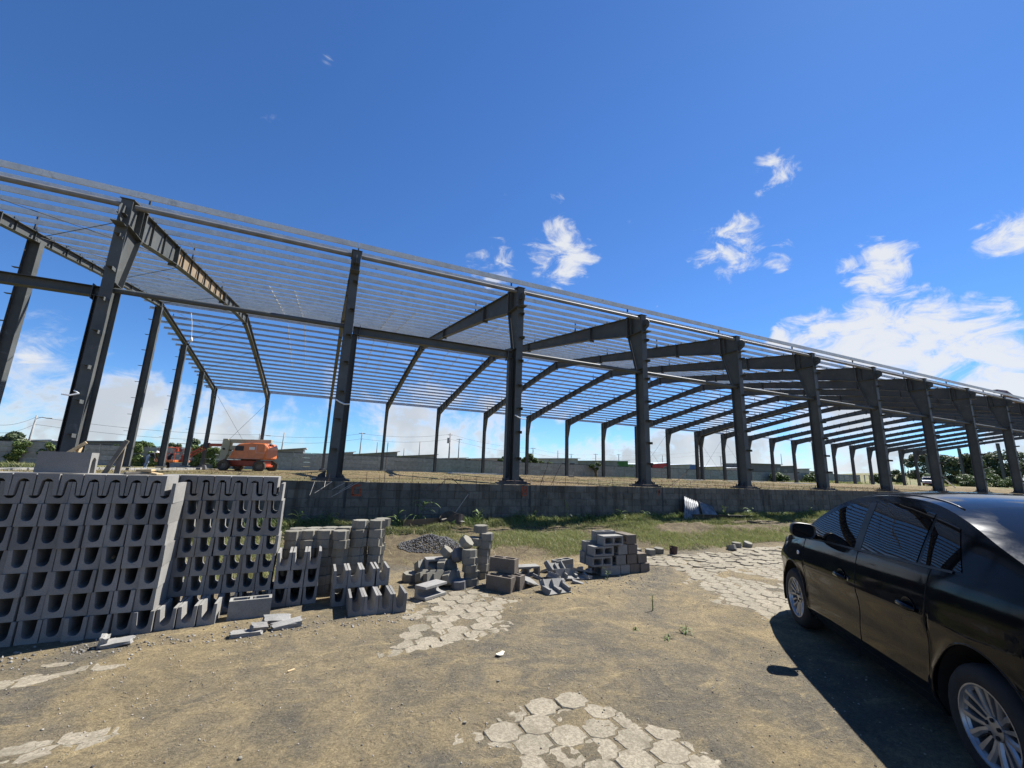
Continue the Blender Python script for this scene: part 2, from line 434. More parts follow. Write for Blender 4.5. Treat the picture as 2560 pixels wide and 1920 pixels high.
GAP = [(6.62, 5.78), (6.94, 5.76), (7.2, 4.9), (6.77, 4.63), (6.71, 5.08), (6.43, 5.52)]
def sdist(poly, X, Y):
    """signed distance to a polygon, positive inside"""
    X = np.asarray(X, float); Y = np.asarray(Y, float)
    dm = np.full(X.shape, 1e9); ins = np.zeros(X.shape, bool); n = len(poly)
    for i in range(n):
        (x0, y0), (x1, y1) = poly[i], poly[(i + 1) % n]
        ex, ey = x1 - x0, y1 - y0
        t = np.clip(((X - x0) * ex + (Y - y0) * ey) / (ex * ex + ey * ey), 0, 1)
        dm = np.minimum(dm, np.hypot(X - x0 - t * ex, Y - y0 - t * ey))
        c = ((y0 > Y) != (y1 > Y)) & (X < (x1 - x0) * (Y - y0) / (y1 - y0 + 1e-12) + x0)
        ins ^= c
    return np.where(ins, dm, -dm)
def patch_d(X, Y):
    d = np.full(np.shape(X), -9.0)
    for k, q in PATCH.items(): d = np.maximum(d, sdist(q, X, Y))
    return np.minimum(d, -sdist(GAP, X, Y))
def rise(X, Y):
    """the yard climbs gently to the foot of the block wall"""
    return 0.25 * sstep(7.3, 11.1, np.asarray(Y, float) + 0.35 * (vnoise(np.asarray(X) * 0.6, np.asarray(Y) * 0.6) - 0.5))
def bumps(X, Y):
    b = 0.16 * np.exp(-(((X - 9.6) / 1.7) ** 2 + ((Y - 9.4) / 0.55) ** 2)) + 0.10 * np.exp(-(((X - 12.0) / 1.6) ** 2 + ((Y - 9.0) / 0.5) ** 2))
    b = b + 0.07 * np.exp(-(((X - 3.0) / 0.45) ** 2 + ((Y - 10.3) / 0.35) ** 2))
    b = b + 0.07 * np.exp(-(((X - 5.75) / 0.28) ** 2 + ((Y - 6.15) / 0.22) ** 2)) + 0.09 * np.exp(-(((X - 8.3) / 0.5) ** 2 + ((Y - 7.55) / 0.2) ** 2))
    return b * (0.35 + 1.3 * fbm(X * 5.0, Y * 5.0, 4))
def yard_z(X, Y):
    X = np.asarray(X, float); Y = np.asarray(Y, float)
    d = patch_d(X, Y)
    nz = fbm(X * 5.0, Y * 5.0, 4) - 0.47
    fine = fbm(X * 22.0, Y * 22.0, 2) - 0.37
    soil = 0.010 - 0.0122 * sstep(-0.22, 0.14, d + 0.60 * nz)
    z = soil + 0.008 * nz + 0.005 * fine + rise(X, Y) * (1 + 0.25 * nz)
    for y0 in (2.75, 4.20):                       # shallow wheel ruts with lug marks
        q = Y - (y0 + 0.10 * X + 0.02 * X * X); w = np.exp(-(q / 0.085) ** 4) * sstep(0.25, 0.5, vnoise(X * 0.7 + y0, q * 0 + y0))
        z = z - w * (0.007 - 0.005 * np.sign(np.sin((X + np.abs(q) * 0.8) * 42.0)) * (np.abs(q) > 0.012))
    grass = sstep(7.2, 7.9, Y)
    return z + grass * (0.05 * (fbm(X * 1.7, Y * 1.7, 3) - 0.43) + 0.03 * nz) + bumps(X, Y)

def floor_z(X, Y):
    X = np.asarray(X, float); Y = np.asarray(Y, float)
    low = sstep(14, 38, Y) * sstep(6, -6, X) if False else sstep(14, 38, Y) * (1 - sstep(-6, 6, X))
    z = 1.19 - 0.28 * low - 0.10 * sstep(40, 50, Y) * (1 - sstep(30, 60, X))
    return z + 0.05 * (fbm(X * 0.35, Y * 0.5, 4) - 0.47) + 0.012 * (fbm(X * 3, Y * 3, 2) - 0.37)

def grid_mesh(name, xs, ys, zf, mat):
    X, Y = np.meshgrid(xs, ys, indexing='ij'); Z = zf(X, Y)
    nx, ny = len(xs), len(ys)
    V = np.stack([X, Y, Z], -1).reshape(-1, 3)
    i = np.arange(nx - 1)[:, None] * ny + np.arange(ny - 1)[None, :]
    F = np.stack([i, i + ny, i + ny + 1, i + 1], -1).reshape(-1, 4)
    me = mesh_np(name, V, F, mat)
    me.polygons.foreach_set('use_smooth', [True] * len(me.polygons))
    return link(bpy.data.objects.new(name, me))

def mat_yard():
    k = NT('packed_yard_soil'); co = k.coord('World')
    big = k.noise(co, 0.42, 6, 0.62, 0.9); mid = k.noise(co, 1.7, 9, 0.72, 1.4); fine = k.noise(co, 55, 6, 0.78); grit = k.noise(co, 230, 2, 0.6); wr = k.noise(co, 9.0, 8, 0.66, 1.8, (0.7, 1.3, 1))
    grey = k.ramp(mid, [(0.30, (0.1031, 0.09079, 0.06892)), (0.70, (0.1693, 0.1453, 0.1046))])
    tan = k.ramp(mid, [(0.30, (0.1967, 0.1518, 0.08227)), (0.70, (0.3152, 0.2408, 0.1271))])
    c = k.mix(k.ramp(k.math('ADD', k.math('MULTIPLY', big, 0.62), k.math('MULTIPLY', mid, 0.38)), [(0.42, 0.0), (0.58, 0.9)]), grey, tan)
    och = k.ramp(k.noise(co, 1.2, 7, 0.66, 1.6, (1, 2.2, 1)), [(0.57, 0.0), (0.72, 0.5)])
    c = k.mix(och, c, (0.4711, 0.36, 0.1768))
    c = k.mix(k.ramp(wr, [(0.56, 0.0), (0.70, 0.55)]), c, (0.3353, 0.2559, 0.1268))
    c = k.mix(k.ramp(wr, [(0.30, 0.55), (0.42, 0.0)]), c, (0.106, 0.08627, 0.05556))
    c = k.mix(0.85, c, k.ramp(fine, [(0.36, 0.50), (0.60, 1.04)]), 'MULTIPLY')
    c = k.mix(k.ramp(grit, [(0.64, 0.0), (0.70, 0.75)]), c, (0.05458, 0.0476, 0.03382))
    c = k.mix(k.ramp(k.noise(co, 170, 2, 0.5), [(0.68, 0.0), (0.73, 0.65)]), c, (0.4678, 0.4016, 0.2536))
    # the strip by the wall is turned, darker earth between the grass
    sep = k.n('ShaderNodeSeparateXYZ'); k.l(co, sep.inputs[0])
    g = k.ramp(k.math('ADD', k.math('MULTIPLY', sep.outputs['Y'], 0.1), k.math('MULTIPLY', k.math('SUBTRACT', mid, 0.5), 0.12)), [(0.73, 0.0), (0.78, 0.9)])
    soil = k.ramp(k.noise(co, 4.5, 9, 0.74, 0.6), [(0.35, (0.050, 0.036, 0.022)), (0.50, (0.105, 0.080, 0.045)), (0.68, (0.165, 0.135, 0.072))])
    c = k.mix(g, c, soil)
    k.color(c); k.set(Roughness=0.95, Specular_IOR_Level=0.2)
    h = k.math('ADD', k.math('ADD', k.math('MULTIPLY', k.noise(co, 30, 8, 0.74, 0.6), 0.5), k.math('MULTIPLY', fine, 0.35)), k.math('MULTIPLY', wr, 1.1))
    k.bump(h, 0.9, 0.030)
    return k.m
def mat_floor():
    k = NT('dry_grass_and_fill_earth'); co = k.coord('World')
    a = k.noise(co, 0.35, 6, 0.6, 0.5, (0.5, 1, 1)); b = k.noise(co, 2.6, 8, 0.68, 0.6, (0.5, 1.4, 1)); f = k.noise(co, 40, 5, 0.7)
    dirt = k.ramp(b, [(0.3, (0.155, 0.1046, 0.05425)), (0.7, (0.2635, 0.186, 0.1008))])
    dry = k.ramp(b, [(0.3, (0.1162, 0.1008, 0.04262)), (0.7, (0.2092, 0.1783, 0.08138))])
    c = k.mix(k.ramp(a, [(0.42, 0.0), (0.6, 1.0)]), dirt, dry)
    c = k.mix(0.6, c, k.ramp(f, [(0.35, 0.55), (0.6, 1.05)]), 'MULTIPLY')
    k.color(c); k.set(Roughness=0.95, Specular_IOR_Level=0.15); k.bump(k.math('ADD', f, b), 0.9, 0.05)
    return k.m
def mat_far():
    k = NT('open_field'); co = k.coord('World')
    a = k.noise(co, 0.05, 6, 0.6, 0.5); b = k.noise(co, 0.9, 7, 0.65)
    g = k.ramp(b, [(0.3, (0.05, 0.075, 0.02)), (0.7, (0.13, 0.15, 0.05))]); d = k.ramp(b, [(0.3, (0.17, 0.14, 0.075)), (0.7, (0.28, 0.22, 0.12))])
    k.color(k.mix(k.ramp(a, [(0.42, 0.0), (0.6, 1.0)]), g, d)); k.set(Roughness=0.95, Specular_IOR_Level=0.15); k.bump(b, 0.8, 0.2)
    return k.m
M['yard'] = mat_yard(); M['floor'] = mat_floor(); M['field'] = mat_far()

cat_ = np.concatenate
xs = cat_([np.arange(-60, -3.2, 2.0), np.arange(-3.2, 8.2, 0.03), np.arange(8.2, 24, 0.12), np.arange(24, 121, 4.0)])
ys = cat_([np.arange(-40, 0.9, 2.0), np.arange(0.9, 7.4, 0.03), np.arange(7.4, 11.2, 0.07), [11.22, 11.30]])
yard = tag(grid_mesh('yard', xs, ys, yard_z, M['yard']), 'packed brown earth yard in front of the block wall', kind='structure')
xs = cat_([np.arange(-8.7, 20, 0.2), np.arange(20, 60, 0.5), np.arange(60, 126, 2.0)])
ys = cat_([np.arange(11.36, 20, 0.12), np.arange(20, 50.1, 0.4)])
bfloor = tag(grid_mesh('building_floor', xs, ys, floor_z, M['floor']), 'raised floor of dry grass and fill earth inside the steel frame', kind='structure')
def far_z(X, Y):
    z = 0.72 + 0.62 * sstep(55, 120, X) + 0.25 * sstep(-8.5, -12, X) if False else 0.72 + 0.62 * sstep(55, 120, X)
    left = 1 - sstep(-11.5, -9.2, X)
    z = z + left * 0.30 * np.exp(-((Y - 20) / 9.0) ** 2) + 0.12 * (fbm(X * 0.12, Y * 0.12, 4) - 0.47)
    inside = (sstep(-9.4, -8.9, X) * (1 - sstep(124, 128, X))) * (1 - sstep(48.5, 50.0, Y)) * sstep(10, 11, Y)
    z = z * (1 - inside) + (-0.3) * inside
    front = (1 - sstep(10.2, 14.5, Y))
    return z * (1 - front) + (-0.25 - 0.3 * sstep(-30, -60, Y)) * front
xs = cat_([[-4500, -2500, -1200, -500, -200, -100, -61], np.arange(-50, 135, 1.2), [150, 180, 220, 300, 500, 1000, 2200, 4500]])
ys = cat_([[-2500, -500, -100], np.arange(-39, 9, 4), np.arange(9, 70, 0.9), [80, 95, 120, 160, 240, 400, 800, 1600, 3000, 5000]])
tag(grid_mesh('ground', xs, ys, far_z, M['field']), 'open field running out to the horizon', kind='structure')

# ------------------------------------------------------------------ laid pavers
PAV = [(-0.118, -0.058), (-0.055, -0.108), (0.048, -0.108), (0.072, -0.072), (0.118, -0.058), (0.118, 0.058), (0.055, 0.108), (-0.048, 0.108), (-0.072, 0.072), (-0.118, 0.058)]
def paver_mesh(name, mat, h=0.11, s=0.985, jit=0.0):
    mb = MB(); n = len(PAV)
    P = [(x * s + random.uniform(-jit, jit), y * s + random.uniform(-jit, jit)) for x, y in PAV]
    rings = [(0.0, 1.0), (h - 0.006, 1.0), (h, 0.955)]
    vs = [(x * q, y * q, z) for z, q in rings for x, y in P]
    fs = [tuple(range(n))[::-1]]
    for r in range(2): fs += [(r * n + i, r * n + (i + 1) % n, (r + 1) * n + (i + 1) % n, (r + 1) * n + i) for i in range(n)]
    fs.append(tuple(range(2 * n, 3 * n)))
    mb.add(vs, fs); return mb.mesh(name, mat)
pavement = tag(empty('pavement', (0, 0, 0)), 'interlocking concrete pavers showing through the packed earth', kind='structure')
pv = [paver_mesh('paver', M['paver'], 0.08, 0.99, 0.003) for _ in range(4)]
cnt = 0
ax, ay = 0.25, 0.178
for j in range(0, 36):
    for i in range(-10, 52):
        x = i * ax + (0.5 * ax if j % 2 else 0) + 0.02 + 0.0; y = 1.75 + j * ay
        d = float(patch_d(np.array([x]), np.array([y]))[0])
        if d < -0.16: continue
        if x > 7.6 and y < 3.2 + 0.45 * (x - 4): continue
        heave = 0.0; tx = random.gauss(0, 0.006); ty = random.gauss(0, 0.006)
        if y > 6.0 and x > 5.5: heave = random.uniform(-0.004, 0.022); tx = random.gauss(0, 0.05); ty = random.gauss(0, 0.035)
        if y > 6.0 and d < 0.0: continue
        o = inst('paver', random.choice(pv), (x + random.gauss(0, 0.003), y + random.gauss(0, 0.003), -0.079 + heave + random.gauss(0, 0.0022)), (tx, ty, random.gauss(0, 0.012)), pavement)
        cnt += 1
print('laid pavers', cnt)

# ------------------------------------------------------------------ steel frame building
NEAR, FAR = 11.46, 41.42
PAD = 1.25
SLOPE = 0.149
HALF = (FAR - NEAR) / 2
EAVE = 7.43
def frame_x(i): return {0: -8.5, 1: -4.65}.get(i, (i - 2) * 5 + 0.3)
building = empty('steel_frame_building', (0, 0, 0), 0, 'long open steel portal-frame building with bare purlins, under construction', 'building')
def yz(x0=0.0):
    return lambda a, b, d: (d + x0, a, b)
def column_mesh(full_clips):
    """origin at the outer face on the base, +y towards the inside of the hall"""
    mb = MB(); H = EAVE - PAD
    hz = 4.15
    mb.extrude([(0.015, 0.03), (0.405, 0.03), (0.405, hz), (0.80, H - 0.62), (0.80, H + 0.10), (0.015, H - 0.02)], yz(), -0.006, 0.006)
    mb.box((0, 0.0075, (H + 0.0) / 2 + 0.01), (0.215, 0.015, H - 0.02))
    mb.box((0, 0.4125, hz / 2 + 0.015), (0.215, 0.015, hz - 0.03))
    mb.beam((0, 0.4145, hz - 0.005), (0, 0.81, H - 0.62), 0.215, 0.015, (0, 1, 0))
    mb.box((0, 0.812, H - 0.27), (0.22, 0.022, 0.72))
    mb.beam((0, -0.03, H - 0.012), (0, 0.84, H + 0.118), 0.27, 0.016)
    for z in (hz, H - 0.62):
        for s in (-1, 1):
            mb.box((s * 0.062, 0.21 if z == hz else 0.41, z), (0.11, 0.385 if z == hz else 0.78, 0.012))
    for s in (-1, 1): mb.box((s * 0.062, 0.60, H - 0.28), (0.11, 0.012, 0.62))
    if full_clips:
        for k in range(8): mb.box((0.02, -0.085, 0.75 + 0.72 * k), (0.12, 0.17, 0.010))
    return mb
def base_mesh():
    mb = MB()
    mb.box((0, 0.2, 0.022), (0.86, 0.66, 0.044))
    mb.box((0, 0.2, 0.065), (0.66, 0.56, 0.038))
    for sx in (-1, 1):
        mb.extrude([(0.13, 0.085), (0.31, 0.085), (0.31, 0.12), (0.15, 0.24), (0.13, 0.24)], lambda a, b, d, sx=sx: (sx * a, d, b), 0.10, 0.112)
        mb.extrude([(0.13, 0.085), (0.31, 0.085), (0.31, 0.12), (0.15, 0.24), (0.13, 0.24)], lambda a, b, d, sx=sx: (sx * a, d, b), 0.30, 0.312)
        for y in (0.0, 0.2, 0.4): mb.tube([(sx * 0.24, y, 0.08), (sx * 0.24, y, 0.17)], 0.018, 6)
    return mb
def clip_mesh():
    mb = MB(); mb.box((0, -0.085, 0), (0.12, 0.17, 0.010)); mb.box((0.055, -0.085, -0.04), (0.010, 0.17, 0.07)); return mb
def bracket_mesh():
    mb = MB(); H = EAVE - PAD
    mb.extrude([(0.0, H - 0.20), (-0.22, H - 0.24), (-0.30, H - 0.36), (-0.26, H - 0.52), (0.0, H - 0.66)], yz(), -0.005, 0.005)
    mb.box((0, -0.13, H - 0.70), (0.22, 0.26, 0.012)); mb.box((0, -0.08, H - 0.44), (0.16, 0.16, 0.010))
    return mb
RAF0, RAF1 = 0.826, HALF
def raf_top(s): return EAVE + SLOPE * s - 0.005
def raf_dep(s):
    if s < 3.3: return 0.73 + (0.56 - 0.73) * (s - 0.82) / 2.48
    if s < 9.5: return 0.56 + (0.41 - 0.56) * (s - 3.3) / 6.2
    return 0.41 + (0.50 - 0.41) * max(0, (s - 12.5)) / 2.5
def rafter_mesh(rust=False, thin=1.0):
    raf_dep = lambda s_, f=globals()['raf_dep']: f(s_) * thin
    mb = MB(); st = [RAF0, 2.0, 3.3, 5.0, 7.0, 9.5, 12.5, RAF1]
    for a, b in zip(st[:-1], st[1:]):
        mi = 1 if (rust and 3.2 < a < 9.0) else 0
        mb.extrude([(a, raf_top(a) - raf_dep(a)), (b, raf_top(b) - raf_dep(b)), (b, raf_top(b)), (a, raf_top(a))], yz(), -0.005, 0.005, mi)
        mb.beam((0, a, raf_top(a) - 0.006), (0, b, raf_top(b) - 0.006), 0.20, 0.014)
        mb.beam((0, a, raf_top(a) - raf_dep(a) + 0.006), (0, b, raf_top(b) - raf_dep(b) + 0.006), 0.20, 0.014)
    for s in (3.3, 9.5, RAF1 - 0.02, RAF0 + 0.012):
        mb.box((0, s, raf_top(s) - raf_dep(s) / 2 - 0.03), (0.22, 0.03, raf_dep(s) + 0.10))
    s = 1.5
    while s < RAF1 - 0.4:
        if min(abs(s - q) for q in (3.3, 9.5)) > 0.25:
            mb.box((0.03, s, raf_top(s) - raf_dep(s) / 2), (0.05, 0.008, raf_dep(s) - 0.03))
        s += 0.83
    for r in PURLIN_S[1:]: mb.box((0.02, r, raf_top(r) + 0.05), (0.008, 0.06, 0.10))
    return mb
PURLIN_S = [-0.06, 0.50] + [1.39 + 0.835 * k for k in range(17)]
PURLIN_S = [s for s in PURLIN_S if s < HALF - 0.12]

st = M['steel']
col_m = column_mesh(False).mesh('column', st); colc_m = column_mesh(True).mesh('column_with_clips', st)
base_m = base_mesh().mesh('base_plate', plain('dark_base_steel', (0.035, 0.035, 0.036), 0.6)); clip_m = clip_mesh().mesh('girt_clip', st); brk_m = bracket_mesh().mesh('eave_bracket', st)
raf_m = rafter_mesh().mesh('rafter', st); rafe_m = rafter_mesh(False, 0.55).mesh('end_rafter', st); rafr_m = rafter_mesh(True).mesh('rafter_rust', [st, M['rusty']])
post = MB(); post.box((0, 0, 0.24), (0.035, 0.05, 0.48)); post_m = post.mesh('lifeline_post', plain('dark_post_steel', (0.04, 0.042, 0.045), 0.6))
ped = MB()
_p = [(0.24, 0.0), (0.17, 0.26)]
ped.add([(sx * r, sy * r + 0.2, z) for r, z in ((0.34, -0.5), (0.34, 0.0 - 0.30), (0.22, -0.002)) for sx, sy in ((-1, -1), (1, -1), (1, 1), (-1, 1))],
        [(0, 1, 5, 4), (1, 2, 6, 5), (2, 3, 7, 6), (3, 0, 4, 7), (4, 5, 9, 8), (5, 6, 10, 9), (6, 7, 11, 10), (7, 4, 8, 11), (8, 9, 10, 11)])
ped_m = ped.mesh('pedestal', plain('dark_pedestal_concrete', (0.07, 0.068, 0.065), 0.9))
frames = list(range(0, 23)) + [11.16]
for i in frames:
    x = frame_x(i)
    for near in (True, False):
        y, rz = (NEAR, 0.0) if near else (FAR, math.pi)
        if near and i > 12: c = inst('column', col_m, (x, y, PAD), (0, 0, rz), building)
        elif near:
            c = inst('column', col_m, (x, y, PAD), (0, 0, rz), building)
            inst('base_plate', base_m, (0, 0, 0.0), (0, 0, 0), c)
            inst('eave_bracket', brk_m, (0, 0, 0), (0, 0, 0), c)
            for k in range(7): inst('girt_clip', clip_m, (0.02 + random.gauss(0, 0.01), 0, 0.78 + 0.74 * k + random.gauss(0, 0.02)), (random.gauss(0, 0.05), random.gauss(0, 0.03), 0), c)
        else:
            c = inst('column', colc_m, (x, y, PAD), (0, 0, rz), building)
            if i < 16: inst('pedestal', ped_m, (0, 0, 0.0), (0, 0, 0), c)
        r = inst('rafter', rafr_m if (i == 1 and near) else (rafe_m if i == 0 else raf_m), (x, y, 0), (0, 0, rz), building)
        for s in (0.95, 4.7, 8.9, 12.6):
            if near and i < 11 or (not near and i < 13): inst('lifeline_post', post_m, (0.05, s, raf_top(s)), (0, 0, 0), r)

# purlins: folded C section, each runs over two bays
def purlin_mesh(L, h=0.128):
    mb = MB(); w, t, lip = 0.055, 0.004, 0.016
    P = [(0, 0), (w, 0), (w, lip), (w - t, lip), (w - t, t), (t, t), (t, h - t), (w - t, h - t), (w - t, h - lip), (w, h - lip), (w, h), (0, h)]
    mb.extrude(P, lambda a, b, d: (d, a, b), 0, L)
    return mb
spans = [(frame_x(0) - 0.75, frame_x(2)), (frame_x(2), frame_x(4)), (frame_x(4), frame_x(6)), (frame_x(6), frame_x(8)), (frame_x(8), frame_x(10)), (frame_x(10), frame_x(12))]
pm = {}
tilt = math.atan(SLOPE)
for si, (xa, xb) in enumerate(spans):
    L = round(xb - xa - 0.012, 3)
    if L not in pm: pm[L] = purlin_mesh(L).mesh('purlin', M['galv']); pm[-L] = purlin_mesh(L, 0.135).mesh('eave_purlin', M['galv'])
    for near in (True, False):
        for q, s in enumerate(PURLIN_S):
            y = NEAR + s if near else FAR - s
            o = inst('purlin', pm[-L] if q == 0 else pm[L], (xa + 0.006, y, raf_top(s) + 0.012 + (0.06 if q == 0 else 0.0)), (tilt if near else -tilt, 0, 0), building)
            if not near: o.scale = (1, -1, 1)
Lc = round(frame_x(22) - frame_x(12) - 0.01, 3); eave_m = purlin_mesh(Lc, 0.135).mesh('eave_purlin', M['galv'])
for near in (True, False):
    for s in (PURLIN_S[0],):
        o = inst('eave_purlin', eave_m, (frame_x(12) + 0.006, NEAR + s if near else FAR - s, raf_top(s) + 0.072), (tilt if near else -tilt, 0, 0), building)
        if not near: o.scale = (1, -1, 1)
# sag bars at mid span near the ridge
sag = MB()
for k in range(8): sag.box((0, 0.25 + k * 0.835, SLOPE * (0.25 + k * 0.835) + 0.10), (0.03, 0.03, 0.17))
for i in range(1, 10):
    if i == 0: continue
    for near in (True, False):
        s0 = PURLIN_S[9] - 0.25
        mb = MB()
        for dx in (-0.45, 0.45): mb.beam((dx, s0, raf_top(s0) + 0.10), (dx, HALF - 0.2, raf_top(HALF - 0.2) + 0.10), 0.03, 0.03)
        if i == 1 and near: sagm = mb.mesh('sag_bar', M['galv'])
        xm = (frame_x(i) + frame_x(i + 1)) / 2
        inst('sag_bar', sagm, (xm, NEAR if near else FAR, 0), (0, 0, 0 if near else math.pi), building)
# eave tubes, side tubes and portal bays
tube_b = plain('dull_grey_tube', (0.17, 0.165, 0.155), 0.6, var=0.3, sc=3)
for i in range(0, 22):
    xa, xb = frame_x(i) + 0.13, frame_x(i + 1) - 0.13
    MB().tube([(xa, NEAR + 0.10, 7.30), (xb, NEAR + 0.10, 7.30)], 0.058, 10).build('eave_tube', tube_b, building, smooth=True, autos=40)
    if i not in (0, 2): MB().tube([(xa - 0.1, NEAR + 0.2, 5.28), (xb + 0.1, NEAR + 0.2, 5.28)], 0.06, 10).build('side_tube', st, building, smooth=True, autos=40)
def hsec(p0, p1, w, h, up, tf=0.012):
    mb = MB(); p0 = Vector(p0); p1 = Vector(p1); u = Vector(up).normalized()
    mb.beam(p0, p1, 0.010, h - 2 * tf, up)
    for s in (-1, 1): mb.beam(p0 + u * s * (h / 2 - tf / 2), p1 + u * s * (h / 2 - tf / 2), w, tf, up)
    return mb
for (a, b) in ((0, 1), (2, 3)):
    xa, xb = frame_x(a), frame_x(b)
    hsec((xa + 0.185, NEAR + 0.28, PAD + 0.05), (xa + 0.185, NEAR + 0.28, 5.10), 0.18, 0.14, (1, 0, 0)).build('portal_post', st, building)
    hsec((xb - 0.185, NEAR + 0.28, PAD + 0.05), (xb - 0.185, NEAR + 0.28, 5.10), 0.18, 0.14, (1, 0, 0)).build('portal_post', st, building)
    hsec((xa + 0.13, NEAR + 0.28, 5.21), (xb - 0.13, NEAR + 0.28, 5.21), 0.20, 0.22, (0, 0, 1)).build('portal_beam', st, building)
    for x in (xa + 0.30, xb - 0.30): MB().box((x, NEAR + 0.28, 5.19), (0.016, 0.22, 0.34)).build('end_plate', st, building)
# end wall columns with girt clips
for s in (5, 10, 15, 20, 25):
    top = raf_top(min(s, 2 * HALF - s)) - 0.27
    y = NEAR + s
    c = hsec((-8.5, y, PAD - 0.05), (-8.5, y, top), 0.22, 0.30, (1, 0, 0)).build('end_column', st, building)
    MB().box((-8.5, y, PAD - 0.03), (0.5, 0.4, 0.05)).build('base_plate', st, c)
    z = 2.1
    while z < top - 0.2:
        MB().box((-8.5 - 0.25, y + 0.02, z), (0.20, 0.12, 0.012)).build('girt_clip', st, c); z += 0.82
# kerb beam of the end wall
for k in range(12):
    y0 = NEAR + 0.4 + k * 2.5; zt = 1.22 - 0.17 * sstep(5, 25, y0 - NEAR)
    MB().box2((-8.78, y0, zt - 0.5), (-8.40, y0 + 2.46, zt)).build('kerb_beam', M['hblock'], building, bevel=0.01)
# bracing rods
def rods(pairs, r=0.011):
    for a, b in pairs: MB().tube([a, b], r, 5).build('brace_rod', M['wire'], building)
rods([((-8.3, FAR - 0.2, 6.9), (-4.8, FAR - 0.2, 1.5)), ((-8.3, FAR - 0.2, 1.5), (-4.8, FAR - 0.2, 6.4))])
for i in (9, 11, 12): rods([((frame_x(i), FAR - 0.2, 6.9), (frame_x(i + 1), FAR - 0.2, 1.4)), ((frame_x(i), FAR - 0.2, 1.4), (frame_x(i + 1), FAR - 0.2, 6.9))])
for near in (True, False):
    for a, b in ((0.9, 5.0), (5.0, 10.0), (10.0, 14.8)):
        f = (lambda s: NEAR + s) if near else (lambda s: FAR - s)
        rods([((frame_x(0) + 0.05, f(a), raf_top(a) - 0.1), (frame_x(1) - 0.05, f(b), raf_top(b) - 0.1)), ((frame_x(0) + 0.05, f(b), raf_top(b) - 0.1), (frame_x(1) - 0.05, f(a), raf_top(a) - 0.1))], 0.010)

# ------------------------------------------------------------------ block retaining wall
WY = 11.22
wall = empty('block_wall', (8, WY, 0), 0, 'low weathered concrete block retaining wall under the row of steel columns', 'wall')
wall_inv = Matrix.Translation((-8, -WY, 0))
def wchild(o): o.parent = wall; o.matrix_parent_inverse = wall_inv; return o
wchild(MB().box2((-9.5, WY + 0.012, -0.3), (60, WY + 0.14, 1.235)).build('mortar_core', M['mortar']))
def bm_block(w, h, d, jit):
    mb = MB(); mb.box((0, d / 2, 0), (w, d, h))
    mb.v = [(x + random.uniform(-jit, jit), y + random.uniform(-jit, jit) * 0.7, z + random.uniform(-jit, jit)) for x, y, z in mb.v]
    return mb.mesh('wall_block', M['wallblock'], bevel=0.005)
wb = [bm_block(0.392, 0.191, 0.05, 0.003) for _ in range(6)]; wh = [bm_block(0.192, 0.191, 0.05, 0.003) for _ in range(3)]
joints = [frame_x(i) + 0.36 for i in range(0, 12)]
rest = MB(); nblk = 0
for c in range(6):
    z = 1.25 - 0.1 - c * 0.2
    x = -9.4 + (0.2 if c % 2 else 0.0)
    while x < 58:
        w = 0.4
        cut = [j for j in joints if x - 0.2 < j < x + 0.2 and c < 4]
        if cut:
            pass
        near_v = -0.95 < x < 20.5 and c < 5
        if near_v and nblk < 296:
            if cut:
                j = cut[0]
                for (a, b) in ((x - 0.196, j - 0.035), (j + 0.03, x + 0.196)):
                    if b - a > 0.05:
                        wchild(inst('wall_block', wh[random.randrange(3)], ((a + b) / 2, WY + random.gauss(0, 0.002), z), (0, 0, 0), None, ((b - a) / 0.192, 1, 1))); nblk += 1
            else:
                wchild(inst('wall_block', random.choice(wb), (x, WY + random.gauss(0, 0.003), z), (0, 0, random.gauss(0, 0.004)))); nblk += 1
        else:
            rest.box((x, WY + 0.025, z), (0.392, 0.05, 0.191))
        x += w
wchild(tag(rest.build('wall_block_rest', M['wallblock']), kind='stuff'))
print('wall blocks', nblk)
for j in joints[2:7]: wchild(MB().box2((j - 0.028, WY + 0.004, 0.62), (j + 0.024, WY + 0.011, 1.24)).build('open_joint', M['wire']))
def strokes(pts_list, x, z, s, wdt=0.045):
    mb = MB()
    for a, b in pts_list:
        mb.beam((x + a[0] * s, WY - 0.004, z + a[1] * s), (x + b[0] * s, WY - 0.004, z + b[1] * s), wdt, 0.004, (0, 1, 0))
    return wchild(mb.build('paint_mark', M['orange_spray']))
strokes([((0, 0), (1.0, 0)), ((0.1, 0), (0.1, 1.1)), ((0.9, 0.15), (0.9, 0.75)), ((0.1, 1.05), (0.85, 1.05))], frame_x(2) + 0.50, 0.93, 0.22, 0.05)
strokes([((0, 0), (0, 1.3)), ((0, 1.3), (0.7, 1.3)), ((0.7, 1.3), (0.7, 0)), ((0.7, 0), (0, 0)), ((0.05, 0.2), (0.65, 0.85)), ((0.05, 0.85), (0.65, 0.85))], frame_x(3) + 0.11, 0.95, 0.19, 0.035)
strokes([((0.2, 0), (0.35, 1.2)), ((0.1, 0.6), (0.5, 0.7))], frame_x(4) + 0.16, 0.98, 0.18, 0.06)
